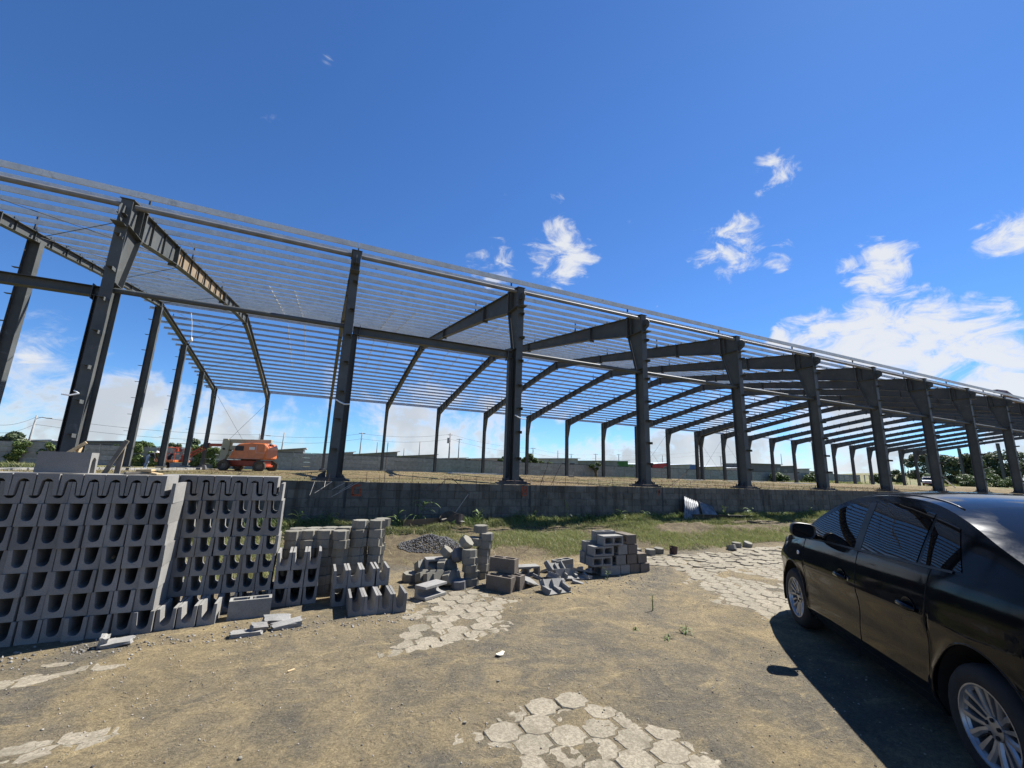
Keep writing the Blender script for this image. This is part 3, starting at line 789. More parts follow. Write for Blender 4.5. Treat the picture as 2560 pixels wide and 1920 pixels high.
# starter bars along the wall top, and loose bent bars
for k in range(62):
    x = -0.2 + k * 0.42 + random.gauss(0, 0.05); h = random.uniform(0.12, 0.26)
    wchild(MB().tube([(x, WY + 0.07, 1.15), (x + random.gauss(0, 0.01), WY + 0.08, 1.25 + h)], 0.006, 4).build('starter_bar', M['rebar']))
for k in range(3): wchild(MB().tube([(0.6 + k * 8, WY + 0.07, 1.33 + random.gauss(0, 0.02)), (4.6 + k * 8, WY + 0.08, 1.36), (8.6 + k * 8, WY + 0.07, 1.33)], 0.005, 4).build('starter_bar', M['rebar']))
def bar(pts, r=0.008, m='rebar'): return wchild(MB().tube(pts, r, 5).build('starter_bar', M[m]))
bar([(1.55, WY + 0.06, 1.2), (1.56, WY + 0.10, 2.25)], 0.008)
bar([(6.0, WY + 0.06, 1.2), (6.35, WY + 0.10, 2.0)]); bar([(6.35, WY + 0.06, 1.2), (6.75, WY + 0.12, 1.85)])
bar([(10.9, WY + 0.08, 1.2), (11.9, WY + 0.1, 1.75)]); bar([(11.1, WY + 0.08, 1.2), (12.4, WY + 0.4, 1.95)]); bar([(11.4, WY + 0.1, 1.2), (12.9, WY + 0.5, 1.55)])
bar([(2.75, WY - 0.05, 1.0), (3.15, WY - 0.02, 1.37), (3.3, WY, 1.38), (3.75, WY - 0.08, 1.02)], 0.009)
bar([(3.75, WY - 0.10, 0.98), (3.42, WY - 0.12, 0.52)], 0.009, 'pale_rod')
for a, b in (((-0.05, 1.24), (-0.12, 0.93)), ((0.33, 1.24), (-0.02, 0.98)), ((0.62, 1.22), (0.34, 1.06)), ((0.80, 1.21), (0.50, 1.02)), ((0.95, 1.25), (0.35, 0.90)), ((0.18, 1.25), (0.17, 1.12))):
    bar([(a[0], WY - 0.01, a[1]), (b[0], WY - 0.16, b[1])], 0.006, 'pale_rod')

# ------------------------------------------------------------------ concrete blocks, pavers and rubble
UW, UH, UL, LEG = 0.155, 0.198, 0.39, 0.031
def u_profile():
    h = UW / 2; inner = h - LEG; base = 0.045
    P = [(-h, 0), (h, 0), (h, UH), (inner + 0.004, UH)]
    P.append((inner - 0.004, base + 0.045))
    for k in range(1, 6):
        a = k * math.pi / 6
        P.append(((inner - 0.004) * math.cos(a), base + 0.045 - 0.045 * math.sin(a)))
    P.append((-(inner - 0.004), base + 0.045)); P += [(-(inner + 0.004), UH), (-h, UH)]
    return P
def u_mesh(jit=0.0):
    mb = MB(); mb.extrude(u_profile(), lambda a, b, d: (a, d, b), 0, UL)
    mb.v = [(x + random.uniform(-jit, jit), y + random.uniform(-jit, jit), z) for x, y, z in mb.v]
    return mb.mesh('u_block', M['ublock'])
U = [u_mesh(0.0022) for _ in range(9)]
def ub(loc, rot=(0, 0, 0), label='', group=None, name='u_block'):
    o = inst(name, random.choice(U), loc, rot); return tag(o, label, 'block', group)
GA, GB = 'U-blocks of the tall front stack', 'U-blocks of the see-through back stack'
for r in range(7):
    dx = random.gauss(0, 0.006) + (-0.004 * r)
    for c in range(11):
        ub((-1.375 - 0.1625 * c + dx + random.gauss(0, 0.0032), 5.45 + random.gauss(0, 0.011), 0.2 * r + 0.006), (0, 0, random.gauss(0, 0.008)),
           'U-block of the tall front stack, row %s from the ground, %s from its right end' % (NUM[r], ORD[c]), GA)
for c in range(10):
    ub((-1.375 - 0.081 - 0.1625 * c - 0.02, 5.45 + random.gauss(0, 0.008), 1.478), (0, math.pi, random.gauss(0, 0.006)),
       'upturned U-block topping the tall front stack, %s from its right end' % ORD[c], 'upturned U-blocks on the front stack')
for r in range(7):
    dx = random.gauss(0, 0.005)
    for c in range(11):
        ub((-0.425 - 0.1615 * c + dx + random.gauss(0, 0.0032), 5.90 + random.gauss(0, 0.011), 0.2 * r + 0.004), (0, 0, random.gauss(0, 0.008)),
           'U-block of the see-through back stack, row %s from the ground, %s from its right end' % (NUM[r], ORD[c]), GB)
for c in range(7):
    ub((-0.507 - 0.1615 * c, 5.90 + random.gauss(0, 0.008), 1.476), (0, math.pi, random.gauss(0, 0.006)),
       'upturned U-block topping the see-through back stack, %s from its right end' % ORD[c], 'upturned U-blocks on the back stack')
for r in range(3):
    for c in range(3):
        ub((-0.255 + 0.1625 * c + random.gauss(0, 0.003), 5.92 + random.gauss(0, 0.008), 0.2 * r + 0.004), (0, 0, random.gauss(0, 0.01)),
           'U-block in the low step by the back stack, row %s up, %s from left' % (NUM[r], ORD[c]), 'U-blocks of the low step')
for c in range(4):
    ub((0.552 + 0.1585 * c, 5.31 + random.gauss(0, 0.004), 0.008), (0, 0, random.gauss(0, 0.008)), 'upright U-block in the front row of four, %s from the left' % ORD[c], 'front row of four U-blocks')
for r in range(2):
    for c in range(4):
        ub((0.385 + 0.160 * c + 0.01 * (c == 3), 5.73 + random.gauss(0, 0.004), 0.2 * r + 0.006), (0, 0, random.gauss(0, 0.008)),
           'U-block in the %s layer behind the front row of four, %s from the left' % (('lower', 'upper')[r], ORD[c]), 'two layers of U-blocks behind the front row')
for c in range(3):
    ub((-1.205 + 0.166 * c, 5.47 + 0.02 * c, 0.006), (0, 0, random.gauss(0, 0.02)), 'open U-block on the ground right of the tall stack, %s from the stack' % ORD[c], 'U-blocks on the ground by the tall stack')
ub((-2.05, 5.60, 1.485 + UH), (math.pi, 0, -math.pi / 2), 'U-block lying upside down across the top of the tall stack', name='u_block')
ub((1.30, 5.80, 0.085), (0, math.radians(90), math.radians(-58)), 'pale U-block lying on its side, open end to the right, by the loose pavers')

# hollow blocks 40 x 20 x 15
def hollow_mesh(mat, L=0.395, W=0.148, H=0.192):
    mb = MB(); t = 0.028
    for s in (-1, 1): mb.box((0, s * (W / 2 - t / 2), H / 2), (L, t, H))
    for x in (-L / 2 + t / 2, 0, L / 2 - t / 2): mb.box((x, 0, H / 2), (t, W - 2 * t, H - 0.001))
    for x in (-0.105, 0.105):
        for s in (-1, 1):
            for q in (-1, 1): mb.add([(x + q * 0.078, s * (W / 2 - t), 0.001), (x + q * 0.055, s * (W / 2 - t), 0.001), (x + q * 0.078, s * (W / 2 - t - 0.018), 0.001),
                       (x + q * 0.078, s * (W / 2 - t), H - 0.001), (x + q * 0.055, s * (W / 2 - t), H - 0.001), (x + q * 0.078, s * (W / 2 - t - 0.018), H - 0.001)],
                      [(0, 1, 2), (3, 5, 4), (1, 4, 5, 2)])
    return mb.mesh('hollow_block', mat)
Hg = hollow_mesh(M['hblock']); Hb = hollow_mesh(M['brownblock'])
def hb(mesh, loc, rot, label, group=None): return tag(inst('hollow_block', mesh, loc, rot), label, 'block', group)
R90 = math.pi / 2
hb(Hg, (-0.51, 5.66, 0.005), (0, 0, 0.07), 'single grey hollow block standing on the soil before the back stack')
# pyramid of hollow blocks on the right; laid with their cores facing the viewer
def core_front(x, z, y=6.02): return ((x, y + 0.192, z + 0.074), (R90, 0, 0))
GP = 'hollow blocks of the small pyramid'
rows = [
 (0.004, 'bottom', [(4.38, 'g', 'c'), (4.585, 'g', 'e'), (4.79, 'g', 'e'), (4.995, 'b', 'e'), (5.2, 'b', 'e')]),
 (0.162, 'second', [(4.385, 'g', 'c'), (4.70, 'g', 'e'), (4.94, 'b', 'e'), (5.16, 'b', 'e')]),
 (0.320, 'third', [(4.42, 'g', 'c'), (4.735, 'g', 'e'), (4.955, 'b', 'e')]),
 (0.478, 'top', [(4.62, 'g', 'c'), (4.945, 'b', 'e')])]
for z, rn, items in rows:
    ne = 0
    for x, mt, kind in items:
        mesh = Hg if mt == 'g' else Hb
        if kind == 'c':
            if rn == 'bottom': continue
            p, r = core_front(x, z + 0.002); hb(mesh, p, (R90, 0, random.gauss(0, 0.02)), 'hollow block in the pyramid, cores to the front, %s layer' % rn, GP)
        else:
            hb(mesh, (x, 6.26 + random.gauss(0, 0.01), z + 0.075), (R90, 0, R90 + random.gauss(0, 0.02)), '%s hollow block end-on in the pyramid, %s layer, %s from the left' % ('brown' if mt == 'b' else 'grey', rn, ORD[ne]), GP); ne += 1
hb(Hg, (4.40, 6.26, 0.079), (R90, 0, R90), 'grey hollow block end-on in the pyramid, bottom layer, far left', GP)
for z, x, rn in ((0.166, 4.385, 'second'), (0.324, 4.42, 'third'), (0.482, 4.62, 'top')):  # backing blocks added so the open cores in front look dark
    hb(Hg, (x, 6.31, z), (0, 0, random.gauss(0, 0.02)), 'grey hollow block added behind the core-front pyramid block to darken its cores, %s layer' % rn, GP)
hb(Hb, (2.50, 5.80, 0.004), (0, 0, math.radians(-52)), 'brown hollow block upright on the ground, left of the pair')
hb(Hb, (2.68, 5.87, 0.004), (0, 0, math.radians(-55)), 'brown hollow block upright on the ground, right of the pair')
hb(Hb, (2.63, 6.0, 0.200), (0, 0, math.radians(-48)), 'brown hollow block standing on top of the brown pair')
hb(Hg, (3.23, 6.56, 0.080), (R90, 0, -0.05), 'pale hollow block lying with two cores to the front, mid rubble')
hb(Hg, (2.92, 6.95, 0.004), (0, 0, -0.06), 'grey hollow block on the ground behind the brown blocks')
hb(Hg, (1.80, 6.66, 0.25), (R90, 0, -0.03), 'white-edged hollow block set high behind the loose pavers')
hb(Hg, (1.82, 6.62, 0.080), (R90, 0, 0.08), 'grey hollow block buried under the loose pavers')
hb(Hg, (3.95, 6.55, 0.004), (0, 0, 0.3), 'grey hollow block behind the broken shells by the pyramid')

# hexagonal-ended pavers: stacks and loose ones
SP = [paver_mesh('paving_block', M['stackpaver'], 0.108, 0.87, 0.004) for _ in range(5)]
SD = [paver_mesh('paving_block', plain('dark_paver_concrete', (0.13, 0.13, 0.135), 0.9, var=0.25, sc=9, bump=0.3), 0.108, 0.87, 0.004)]
def pb(loc, rot, label, group=None, mesh=None): return tag(inst('paving_block', mesh or random.choice(SP), loc, rot), label, 'paver', group)
cols = [-0.21, -0.015, 0.185, 0.385, 0.605, 0.84]
for ci, x in enumerate(cols):
    n = 7
    for k in range(n):
        yy = 6.42 + random.gauss(0, 0.01) - (0.10 if ci == 3 and k > 4 else 0)
        pb((x + random.gauss(0, 0.008), yy, 0.112 * k + 0.004), (random.gauss(0, 0.008), random.gauss(0, 0.008), random.gauss(0, 0.05)),
           'paving block in the neat stack, column %s from the left, %s from the ground' % (NUM[ci], ORD[k]), 'paving blocks of the neat stack')
    for k in range(n):
        pb((x + 0.05 + random.gauss(0, 0.01), 6.65 + random.gauss(0, 0.01), 0.112 * k + 0.006), (0, 0, random.gauss(0, 0.05)),
           'paving block in the rear of the neat stack, column %s, %s from the ground' % (NUM[ci], ORD[k]), 'paving blocks in the rear row of the neat stack')
pb((0.62, 6.46, 0.792), (0, 0, 0.1), 'left of two paving blocks on top of the neat stack')
pb((0.84, 6.44, 0.790), (0, 0, -0.06), 'right of two paving blocks on top of the neat stack')
pb((0.93, 6.60, 0.794), (0, 0, 0.3), 'paving block on the neat stack behind the top pair')
# leaning tower
tw = [(2.46, 6.50, 0), (2.47, 6.49, 0.02), (2.475, 6.50, 0.05), (2.48, 6.49, -0.04), (2.50, 6.48, 0.04), (2.52, 6.47, 0.1)]
for k, (x, y, a) in enumerate(tw):
    pb((x, y, 0.112 * k + 0.004), (random.gauss(0, 0.02), random.gauss(0, 0.02), a), 'paving block in the tall leaning tower, %s from the ground' % ORD[k], 'paving blocks of the leaning tower', SP[0])
pb((2.45, 6.56, 0.672), (0.02, -0.02, 0.25), 'light paving block capping the tall leaning tower', mesh=SP[1])
pb((2.34, 6.50, 0.50), (0.1, 0.05, 0.4), 'paving block jutting left near the top of the leaning tower')
for k in range(5):
    pb((2.19 + random.gauss(0, 0.012) - 0.012 * k, 6.17 + random.gauss(0, 0.01), 0.110 * k * 0.86 + 0.004), (random.gauss(0, 0.04), random.gauss(0, 0.04), random.gauss(0.1, 0.15)),
       'paving block in the short leaning pile left of the tower, %s from the ground' % ORD[k], 'paving blocks of the short pile')
pb((2.13, 6.40, 0.52), (0.75, 0.25, 0.6), 'tilted paving block perched between the short pile and tower')
pb((2.02, 6.42, 0.36), (1.1, 0.2, 0.5), 'dark paving block leaning steeply under the perched one', mesh=SD[0])
pb((1.98, 6.08, 0.002), (0.03, -0.05, 0.2), 'dark paving block lying flat before the short pile', mesh=SD[0])
for k, (x, y, z, rx, ry, rz) in enumerate([(1.50, 6.38, 0.10, 1.2, 0.15, 0.5), (1.60, 6.28, 0.115, 1.25, 0.1, 0.3), (1.70, 6.27, 0.115, 1.25, 0.05, 0.25), (1.83, 6.20, 0.115, 1.3, 0.0, 0.7),
        (1.40, 6.62, 0.02, 0.1, 0.0, 0.3), (1.55, 6.66, 0.16, 0.9, 0.3, 0.2), (1.68, 6.60, 0.18, 0.5, -0.4, 0.9), (1.60, 6.78, 0.12, 0.7, 0.2, 1.2),
        (1.78, 6.40, 0.24, 1.45, 0.1, 0.9), (1.90, 6.42, 0.20, 0.9, 0.5, 0.4), (1.88, 6.52, 0.36, 0.6, 0.2, 0.8), (1.95, 6.30, 0.10, 1.3, 0.3, 1.3), (1.72, 6.45, 0.08, 0.3, 0.6, 0.2)]):
    pb((x, y, z), (rx, ry, rz), ['upright paving block leaning at the left of the loose heap', 'slanting paving block second in the leaning fan', 'slanting paving block third in the leaning fan', 'end paving block of the leaning fan, clean lit side',
        'paving block lying flat at the far left of the loose heap', 'paving block tipped behind the leaning fan, left', 'pale paving block tipped behind the leaning fan, right', 'paving block at the back of the loose heap, left',
        'narrow paving block standing on end amid the loose heap', 'paving block resting under the white-edged hollow block', 'pale paving block lying over the white-edged hollow block', 'paving block wedged beside the short pile', 'paving block half hidden inside the loose heap'][k])
for k, (x, y, rz, dx) in enumerate([(6.30, 7.45, 0.1, 0), (6.55, 7.32, 0.3, 0), (6.85, 7.40, 0.2, 0.1), (9.4, 7.52, 0.1, 0.05), (9.75, 7.50, 0.2, 0.3), (8.95, 7.28, 0.2, -0.3)]):
    pb((x, y, 0.01), (dx, 0, rz), ['loose paver at the left edge of the right paving, near the pyramid', 'loose paver beside the dark can, left', 'loose paver just behind the dark can', 'loose paver at the far edge of the right paving', 'tipped loose paver at the far edge of the right paving', 'paver lifted out of the right paving edge'][k])

# broken shells of hollow blocks
def shell_mesh(n=3, L=0.38):
    mb = MB(); mb.box((0, 0, 0.014), (L, 0.19, 0.028))
    for k in range(n):
        x = -L / 2 + 0.02 + k * (L - 0.04) / max(1, n - 1); w = random.uniform(0.13, 0.19)
        mb.box((x, random.uniform(-0.02, 0.02), 0.028 + 0.022), (0.034, w, 0.046 + random.uniform(-0.01, 0.02)))
    mb.v = [(x + random.uniform(-0.012, 0.012), y + random.uniform(-0.012, 0.012), z + random.uniform(-0.003, 0.003)) for x, y, z in mb.v]
    return mb.mesh('broken_block_shell', M['ublock'])
def chunk_mesh(sx, sy, sz, mat, cuts=3):
    bm = bmesh.new(); bmesh.ops.create_cube(bm, size=1.0)
    bmesh.ops.scale(bm, vec=(sx, sy, sz), verts=bm.verts)
    bmesh.ops.subdivide_edges(bm, edges=bm.edges[:], cuts=cuts, use_grid_fill=True)
    for v in bm.verts:
        e = (abs(v.co.x) / (sx / 2)) ** 3
        v.co += Vector((random.uniform(-1, 1) * 0.06 * sx * e, random.uniform(-1, 1) * 0.05 * sy, random.uniform(-1, 1) * 0.07 * sz))
    me = bpy.data.meshes.new('broken_block'); bm.to_mesh(me); bm.free(); me.materials.append(mat); return me
sh = [shell_mesh() for _ in range(4)]
S_ = [((3.62, 6.25, 0.12), (0.75, 0.15, 0.35), 'broken block shell leaning with its ribs up, by the rubble middle'), ((3.86, 6.02, 0.02), (0.12, 0.05, -0.1), 'broken block shell flat on the ground before the pyramid'),
      ((4.02, 6.14, 0.08), (-0.3, 0.2, -0.15), 'broken block shell with toothed edge beside the pyramid'), ((3.72, 6.10, 0.05), (1.25, 0.0, -0.1), 'broken block shell on edge in the middle of the rubble'),
      ((3.20, 5.58, 0.055), (0.9, 0.05, 0.12), 'upper of two toothed block shells nearest the viewer'), ((3.20, 5.46, 0.01), (0.15, 0.0, 0.08), 'lower of two toothed block shells nearest the viewer'),
      ((3.50, 6.05, 0.02), (0.2, 0.3, 0.9), 'small broken block shell left in the rubble')]
for p, r, lb in S_: tag(inst('broken_block_shell', random.choice(sh), p, r), lb, 'rubble')
tag(inst('broken_block', chunk_mesh(0.34, 0.22, 0.035, M['ublock']), (2.98, 5.90, 0.075), (0.35, 0.32, 0.5)), 'pale broken slab leaning on the brown blocks', 'rubble')
for p, s, r, lb in [((-1.46, 5.19, 0.035), (0.20, 0.13, 0.03), (0.05, -0.06, 0.1), 'broken flat block piece lying before the tall stack'),
                    ((-0.46, 5.08, 0.028), (0.26, 0.09, 0.045), (0.1, 0.05, 0.12), 'broken block piece at the left of the small rubble group'),
                    ((-0.36, 5.12, 0.06), (0.15, 0.07, 0.06), (0.5, 0.2, 0.5), 'rough broken lump at the centre of the small rubble group'),
                    ((-0.12, 5.19, 0.035), (0.26, 0.10, 0.06), (0.2, -0.08, 0.22), 'broken block piece at the right of the small rubble group'),
                    ((-0.22, 5.28, 0.07), (0.24, 0.08, 0.05), (0.6, 0.1, 0.15), 'broken block piece at the back of the small rubble group')]:
    tag(inst('broken_block', chunk_mesh(*s, M['ublock']), p, r), lb, 'rubble')
tag(inst('broken_block', chunk_mesh(0.06, 0.10, 0.09, M['ublock']), (-1.56, 5.19, 0.05), (0.1, 0.1, 0.2)), 'stub of a broken block leg before the tall stack', 'rubble')
tag(inst('broken_block', chunk_mesh(0.10, 0.09, 0.10, M['wood'], 2), (-1.80, 5.62, 0.66), (0.3, 0.2, 0.4)), 'pale scrap stuck inside one hole of the tall stack', 'scrap')

# timber
def plank(p0, p1, w, h, label, m='wood', name='plank', up=(0, 0, 1)): return tag(MB().beam(p0, p1, w, h, up).build(name, M[m], bevel=0.003), label, 'plank')
plank((-2.42, 5.80, 1.60), (-2.24, 5.86, 1.79), 0.09, 0.03, 'short pale plank propped behind the upside-down block')
plank((-2.30, 5.82, 1.50), (-2.28, 5.86, 1.74), 0.03, 0.03, 'thin upright stick behind the upside-down block')
plank((-1.80, 5.62, 1.492), (-1.62, 5.72, 1.500), 0.09, 0.024, 'flat board scrap on top of the tall stack', 'greywood')
plank((-1.72, 5.70, 1.520), (-1.58, 5.66, 1.527), 0.07, 0.022, 'pale board scrap lying on the top scrap pile')
plank((-1.66, 5.76, 1.50), (-1.50, 5.58, 1.487), 0.06, 0.020, 'splintered board end pointing to the viewer, tall stack top')
st_ = empty('stake_frame', (-2.6, 7.6, 0.2), 0, 'weathered stake with a diagonal brace standing behind the block stacks', 'stake')
for n, a, b, w in (('stake', (0.06, 0, -0.2), (0.09, 0, 1.60), 0.06), ('brace', (-0.16, -0.03, 0.9), (0.13, -0.035, 1.68), 0.05)):
    MB().beam(a, b, w, 0.035, (0, 1, 0)).build(n, M['greywood'], st_)

# gravel heap, rubbish, board, sheets
def stones(n, pos, size, mat, name):
    base = np.array([(1, 0, 0), (-1, 0, 0), (0, 1, 0), (0, -1, 0), (0, 0, 0.8), (0, 0, -0.8)], float)
    fc = np.array([(0, 2, 4), (2, 1, 4), (1, 3, 4), (3, 0, 4), (2, 0, 5), (1, 2, 5), (3, 1, 5), (0, 3, 5)])
    sc = rng.uniform(size[0], size[1], (n, 1, 1)) * rng.uniform(0.6, 1.3, (n, 1, 3))
    a = rng.uniform(0, 2 * np.pi, n); b = rng.uniform(-0.8, 0.8, n)
    V = base[None] * sc + rng.normal(0, 0.12, (n, 6, 3)) * sc
    x = V[..., 0] * np.cos(a)[:, None] - V[..., 1] * np.sin(a)[:, None]; y = V[..., 0] * np.sin(a)[:, None] + V[..., 1] * np.cos(a)[:, None]
    z = V[..., 2] + x * np.sin(b)[:, None] * 0.5
    V = np.stack([x, y, z], -1) + pos[:, None, :]
    F = (fc[None] + (np.arange(n) * 6)[:, None, None]).reshape(-1, 3)
    return link(bpy.data.objects.new(name, mesh_np(name, V.reshape(-1, 3), F, mat)))
def stone_mat(name, a, b):
    k = NT(name); k.color(k.ramp(k.n('ShaderNodeNewGeometry').outputs['Random Per Island'], [(0.0, a), (1.0, b)])); k.set(Roughness=0.95); return k.m
n = 2000
rr = np.sqrt(rng.random(n)) * 0.66; an = rng.uniform(0, 2 * np.pi, n)
gx = 2.25 + rr * np.cos(an); gy = 8.85 + rr * 0.75 * np.sin(an)
gz = yard_z(gx, gy) + np.maximum(0, 0.24 * (1 - rr / 0.6)) + 0.01
tag(stones(n, np.stack([gx, gy, gz], -1), (0.010, 0.024), stone_mat('dark_gravel', (0.045, 0.045, 0.048), (0.14, 0.135, 0.13)), 'gravel_heap'), 'small heap of dark crushed gravel behind the loose pavers', 'gravel', kind='stuff')
n = 4200
px_ = rng.uniform(-2.2, 8, n); py_ = rng.uniform(1.6, 7.2, n)
tag(stones(n, np.stack([px_, py_, yard_z(px_, py_) + 0.002], -1), (0.0022, 0.0085), stone_mat('yard_grit', (0.05, 0.045, 0.04), (0.40, 0.36, 0.30)), 'yard_grit'), 'loose grit and pebbles scattered over the yard', 'grit', kind='stuff')
for k, (x, y, s) in enumerate([(1.48, 3.42, 0.012), (1.86, 2.95, 0.011), (-0.22, 3.1, 0.013), (1.06, 2.98, 0.013), (2.0, 3.05, 0.01), (0.72, 3.35, 0.009)]):
    me = chunk_mesh(s * 2, s * 1.5, s * 1.1, M['stackpaver'], 3)
    for v in me.vertices:
        q = v.co.normalized() * s * 0.9; v.co = v.co.lerp(Vector((q.x * 1.1, q.y * 0.85, q.z * 0.6)), 0.8)
    tag(inst('pebble', me, (x, y, float(yard_z(np.array([x]), np.array([y]))[0]) + s * 0.5), (0, 0, k)), ['pale pebble beyond the bottom pavers', 'dark pebble on the bottom pavers', 'pebble alone on the soil at lower left', 'pebble left of the bottom pavers', 'pebble on the right of the bottom pavers', 'small pebble in the lower middle of the yard'][k], 'pebble')
fl = MB(); fl.grid(lambda u, v: (0.05 * math.cos(v * 2 * math.pi) * (0.15 + u * 0.85) if False else (u - 0.5) * 0.13, (v - 0.5) * 0.055 * (0.55 + 0.45 * math.sin(math.pi * min(1, u * 1.15 + 0.1))), 0.006 + 0.014 * abs(u - 0.5)), 10, 4)
o = fl.build('paper_scrap', plain('cream_scrap', (0.62, 0.56, 0.42), 0.7, var=0.06)); o.location = (1.69, 3.87, 0.012); o.rotation_euler = (0.05, 0.1, 0.75)
o.modifiers.new('thick', 'SOLIDIFY').thickness = 0.006
tag(o, 'cream curled scrap lying alone in the middle of the yard', 'scrap')
o = inst('paper_scrap', chunk_mesh(0.055, 0.02, 0.006, M['wood'], 1), (-0.02, 4.16, 0.012), (0, 0, 0.5)); tag(o, 'small pale chip on the soil left of the middle', 'scrap')
bd = empty('board', (2.42, 10.62, 0.2), math.radians(18), 'thin brown board standing on edge in the grass by the wall', 'board')
MB().box((0, 0, 0.10), (0.98, 0.012, 0.24)).build('panel', plain('brown_board', (0.26, 0.15, 0.075), 0.8, var=0.25, sc=3), bd)
MB().box((-0.44, 0.012, 0.12), (0.025, 0.02, 0.42)).build('stake', M['greywood'], bd)
pot = empty('broken_drum', (3.15, 10.55, 0.30), 0.4, 'broken dark drum full of dry leaves and rubbish by the wall', 'rubbish')
mb = MB()
mb.grid(lambda u, v: ((0.30 + 0.05 * math.sin(7 * u)) * math.cos(0.2 + u * 5.1), (0.30 + 0.04 * math.cos(5 * u)) * math.sin(0.2 + u * 5.1), v * (0.24 + 0.09 * math.sin(9 * u)) - 0.06), 26, 3)
d_ = mb.build('drum_wall', plain('brown_black_plastic', (0.06, 0.045, 0.035), 0.6, var=0.5, sc=10), pot); d_.modifiers.new('t', 'SOLIDIFY').thickness = 0.012
for k in range(16):
    an_ = random.uniform(0, 6.28); r_ = random.uniform(0, 0.30)
    MB().grid(lambda u, v: ((u - 0.5) * 0.16, (v - 0.5) * 0.10 * math.sin(0.3 + 2.5 * u), 0.05 * math.sin(3 * u + k)), 5, 2).build('scrap_leaf', M[('wood', 'greywood', 'leaf_weed', 'hblock')[k % 4]], pot).matrix_local = Matrix.Translation((r_ * math.cos(an_), r_ * math.sin(an_) - 0.1, random.uniform(-0.02, 0.12))) @ Euler((random.uniform(-0.9, 0.9), random.uniform(-0.9, 0.9), an_)).to_matrix().to_4x4()
def corrugated(name, corners, n, amp, label, mat):
    A, B, C, D = [Vector(q) for q in corners]      # A->B along the ridges' cross direction
    nrm = (B - A).cross(D - A).normalized(); nu = n * 6
    mb = MB(); mb.grid(lambda u, v: (A.lerp(B, u).lerp(D.lerp(C, u), v)) + nrm * amp * math.sin(u * n * 2 * math.pi) + nrm * 0.02 * math.sin(3 * v + 2 * u), nu, 6)
    o = mb.build(name, mat, smooth=True); o.modifiers.new('t', 'SOLIDIFY').thickness = 0.002
    return tag(o, label, 'metal sheet')
zs = plain('weathered_zinc_sheet', (0.20, 0.205, 0.205), 0.55, metal=0.3, var=0.5, sc=5)
corrugated('corrugated_sheet', [(10.85, 10.55, 0.18), (11.60, 10.50, 0.17), (12.08, 11.06, 0.80), (11.50, 11.10, 0.96)], 7, 0.022, 'larger corrugated metal sheet leaning on the block wall', zs)
corrugated('corrugated_sheet', [(11.78, 10.62, 0.40), (12.45, 10.60, 0.36), (12.76, 11.06, 0.66), (12.06, 11.00, 0.80)], 8, 0.016, 'smaller corrugated metal sheet overlapping the larger one', zs)
hb_ = hsec((11.25, 10.55, 0.37), (14.6, 10.75, 0.26), 0.12, 0.14, (0, 0, 1), 0.01).build('steel_joist', M['darkwood']); tag(hb_, 'dark steel joist lying on the earth mound by the sheets', 'steel beam')
plank((13.05, 9.95, 0.26), (13.9, 9.55, 0.14), 0.09, 0.05, 'dark broken plank end beside the steel joist', 'darkwood')
cn = empty('rusty_can', (7.05, 7.18, 0.01), 0.3, 'dark rusty can with a wire handle beside the right paving', 'can')
mb = MB(); mb.lathe([(0.001, 0.0), (0.075, 0.0), (0.078, 0.01), (0.082, 0.17), (0.079, 0.17), (0.072, 0.012), (0.001, 0.012)], 18, lambda x, y, z: (x, y, z)); mb.build('can_body', plain('rust_dark_metal', (0.06, 0.03, 0.02), 0.75, var=0.5, sc=14), cn, smooth=True, autos=40).rotation_euler = (0.0, 0.2, 0)
MB().tube([(-0.07, 0, 0.15), (-0.13, 0, 0.16), (-0.14, 0, 0.09), (-0.10, 0, 0.04), (-0.07, 0, 0.05)], 0.006, 6).build('handle', M['rebar'], cn)

n = 700
cx_ = np.concatenate([rng.uniform(-2.2, 1.2, 350), rng.uniform(1.2, 5.3, 350)]); cy_a = np.concatenate([rng.normal(5.15, 0.14, 350), rng.normal(5.75, 0.28, 350)])
tag(stones(n, np.stack([cx_, cy_a, yard_z(cx_, cy_a) + 0.003], -1), (0.004, 0.016), stone_mat('block_crumb', (0.10, 0.09, 0.075), (0.30, 0.28, 0.25)), 'block_crumbs'), 'grey crumbs of broken block scattered before the stacks', 'crumbs', kind='stuff')

RUB = ['beside the toothed shells', 'under the leaning shell', 'by the pale hollow block', 'left of the pyramid foot', 'behind the toothed shells', 'right of the brown pair', 'at the rubble front edge', 'near the far hollow block', 'between shells and pyramid', 'at the rubble back edge']
for k, (x, y) in enumerate([(3.42, 5.72), (3.58, 6.12), (3.30, 6.22), (4.05, 5.98), (3.48, 5.90), (2.98, 6.10), (3.75, 5.78), (3.60, 6.55), (3.92, 6.25), (3.35, 6.75)]):
    sx, sy, sz = random.uniform(0.10, 0.22), random.uniform(0.05, 0.12), random.uniform(0.03, 0.06)
    tag(inst('broken_block', chunk_mesh(sx, sy, sz, M[('ublock', 'hblock')[k % 2]]), (x, y, sz * 0.5 + 0.008), (random.uniform(-0.4, 0.4), random.uniform(-0.3, 0.3), random.uniform(0, 3))), 'jagged grey block fragment ' + RUB[k], 'rubble')

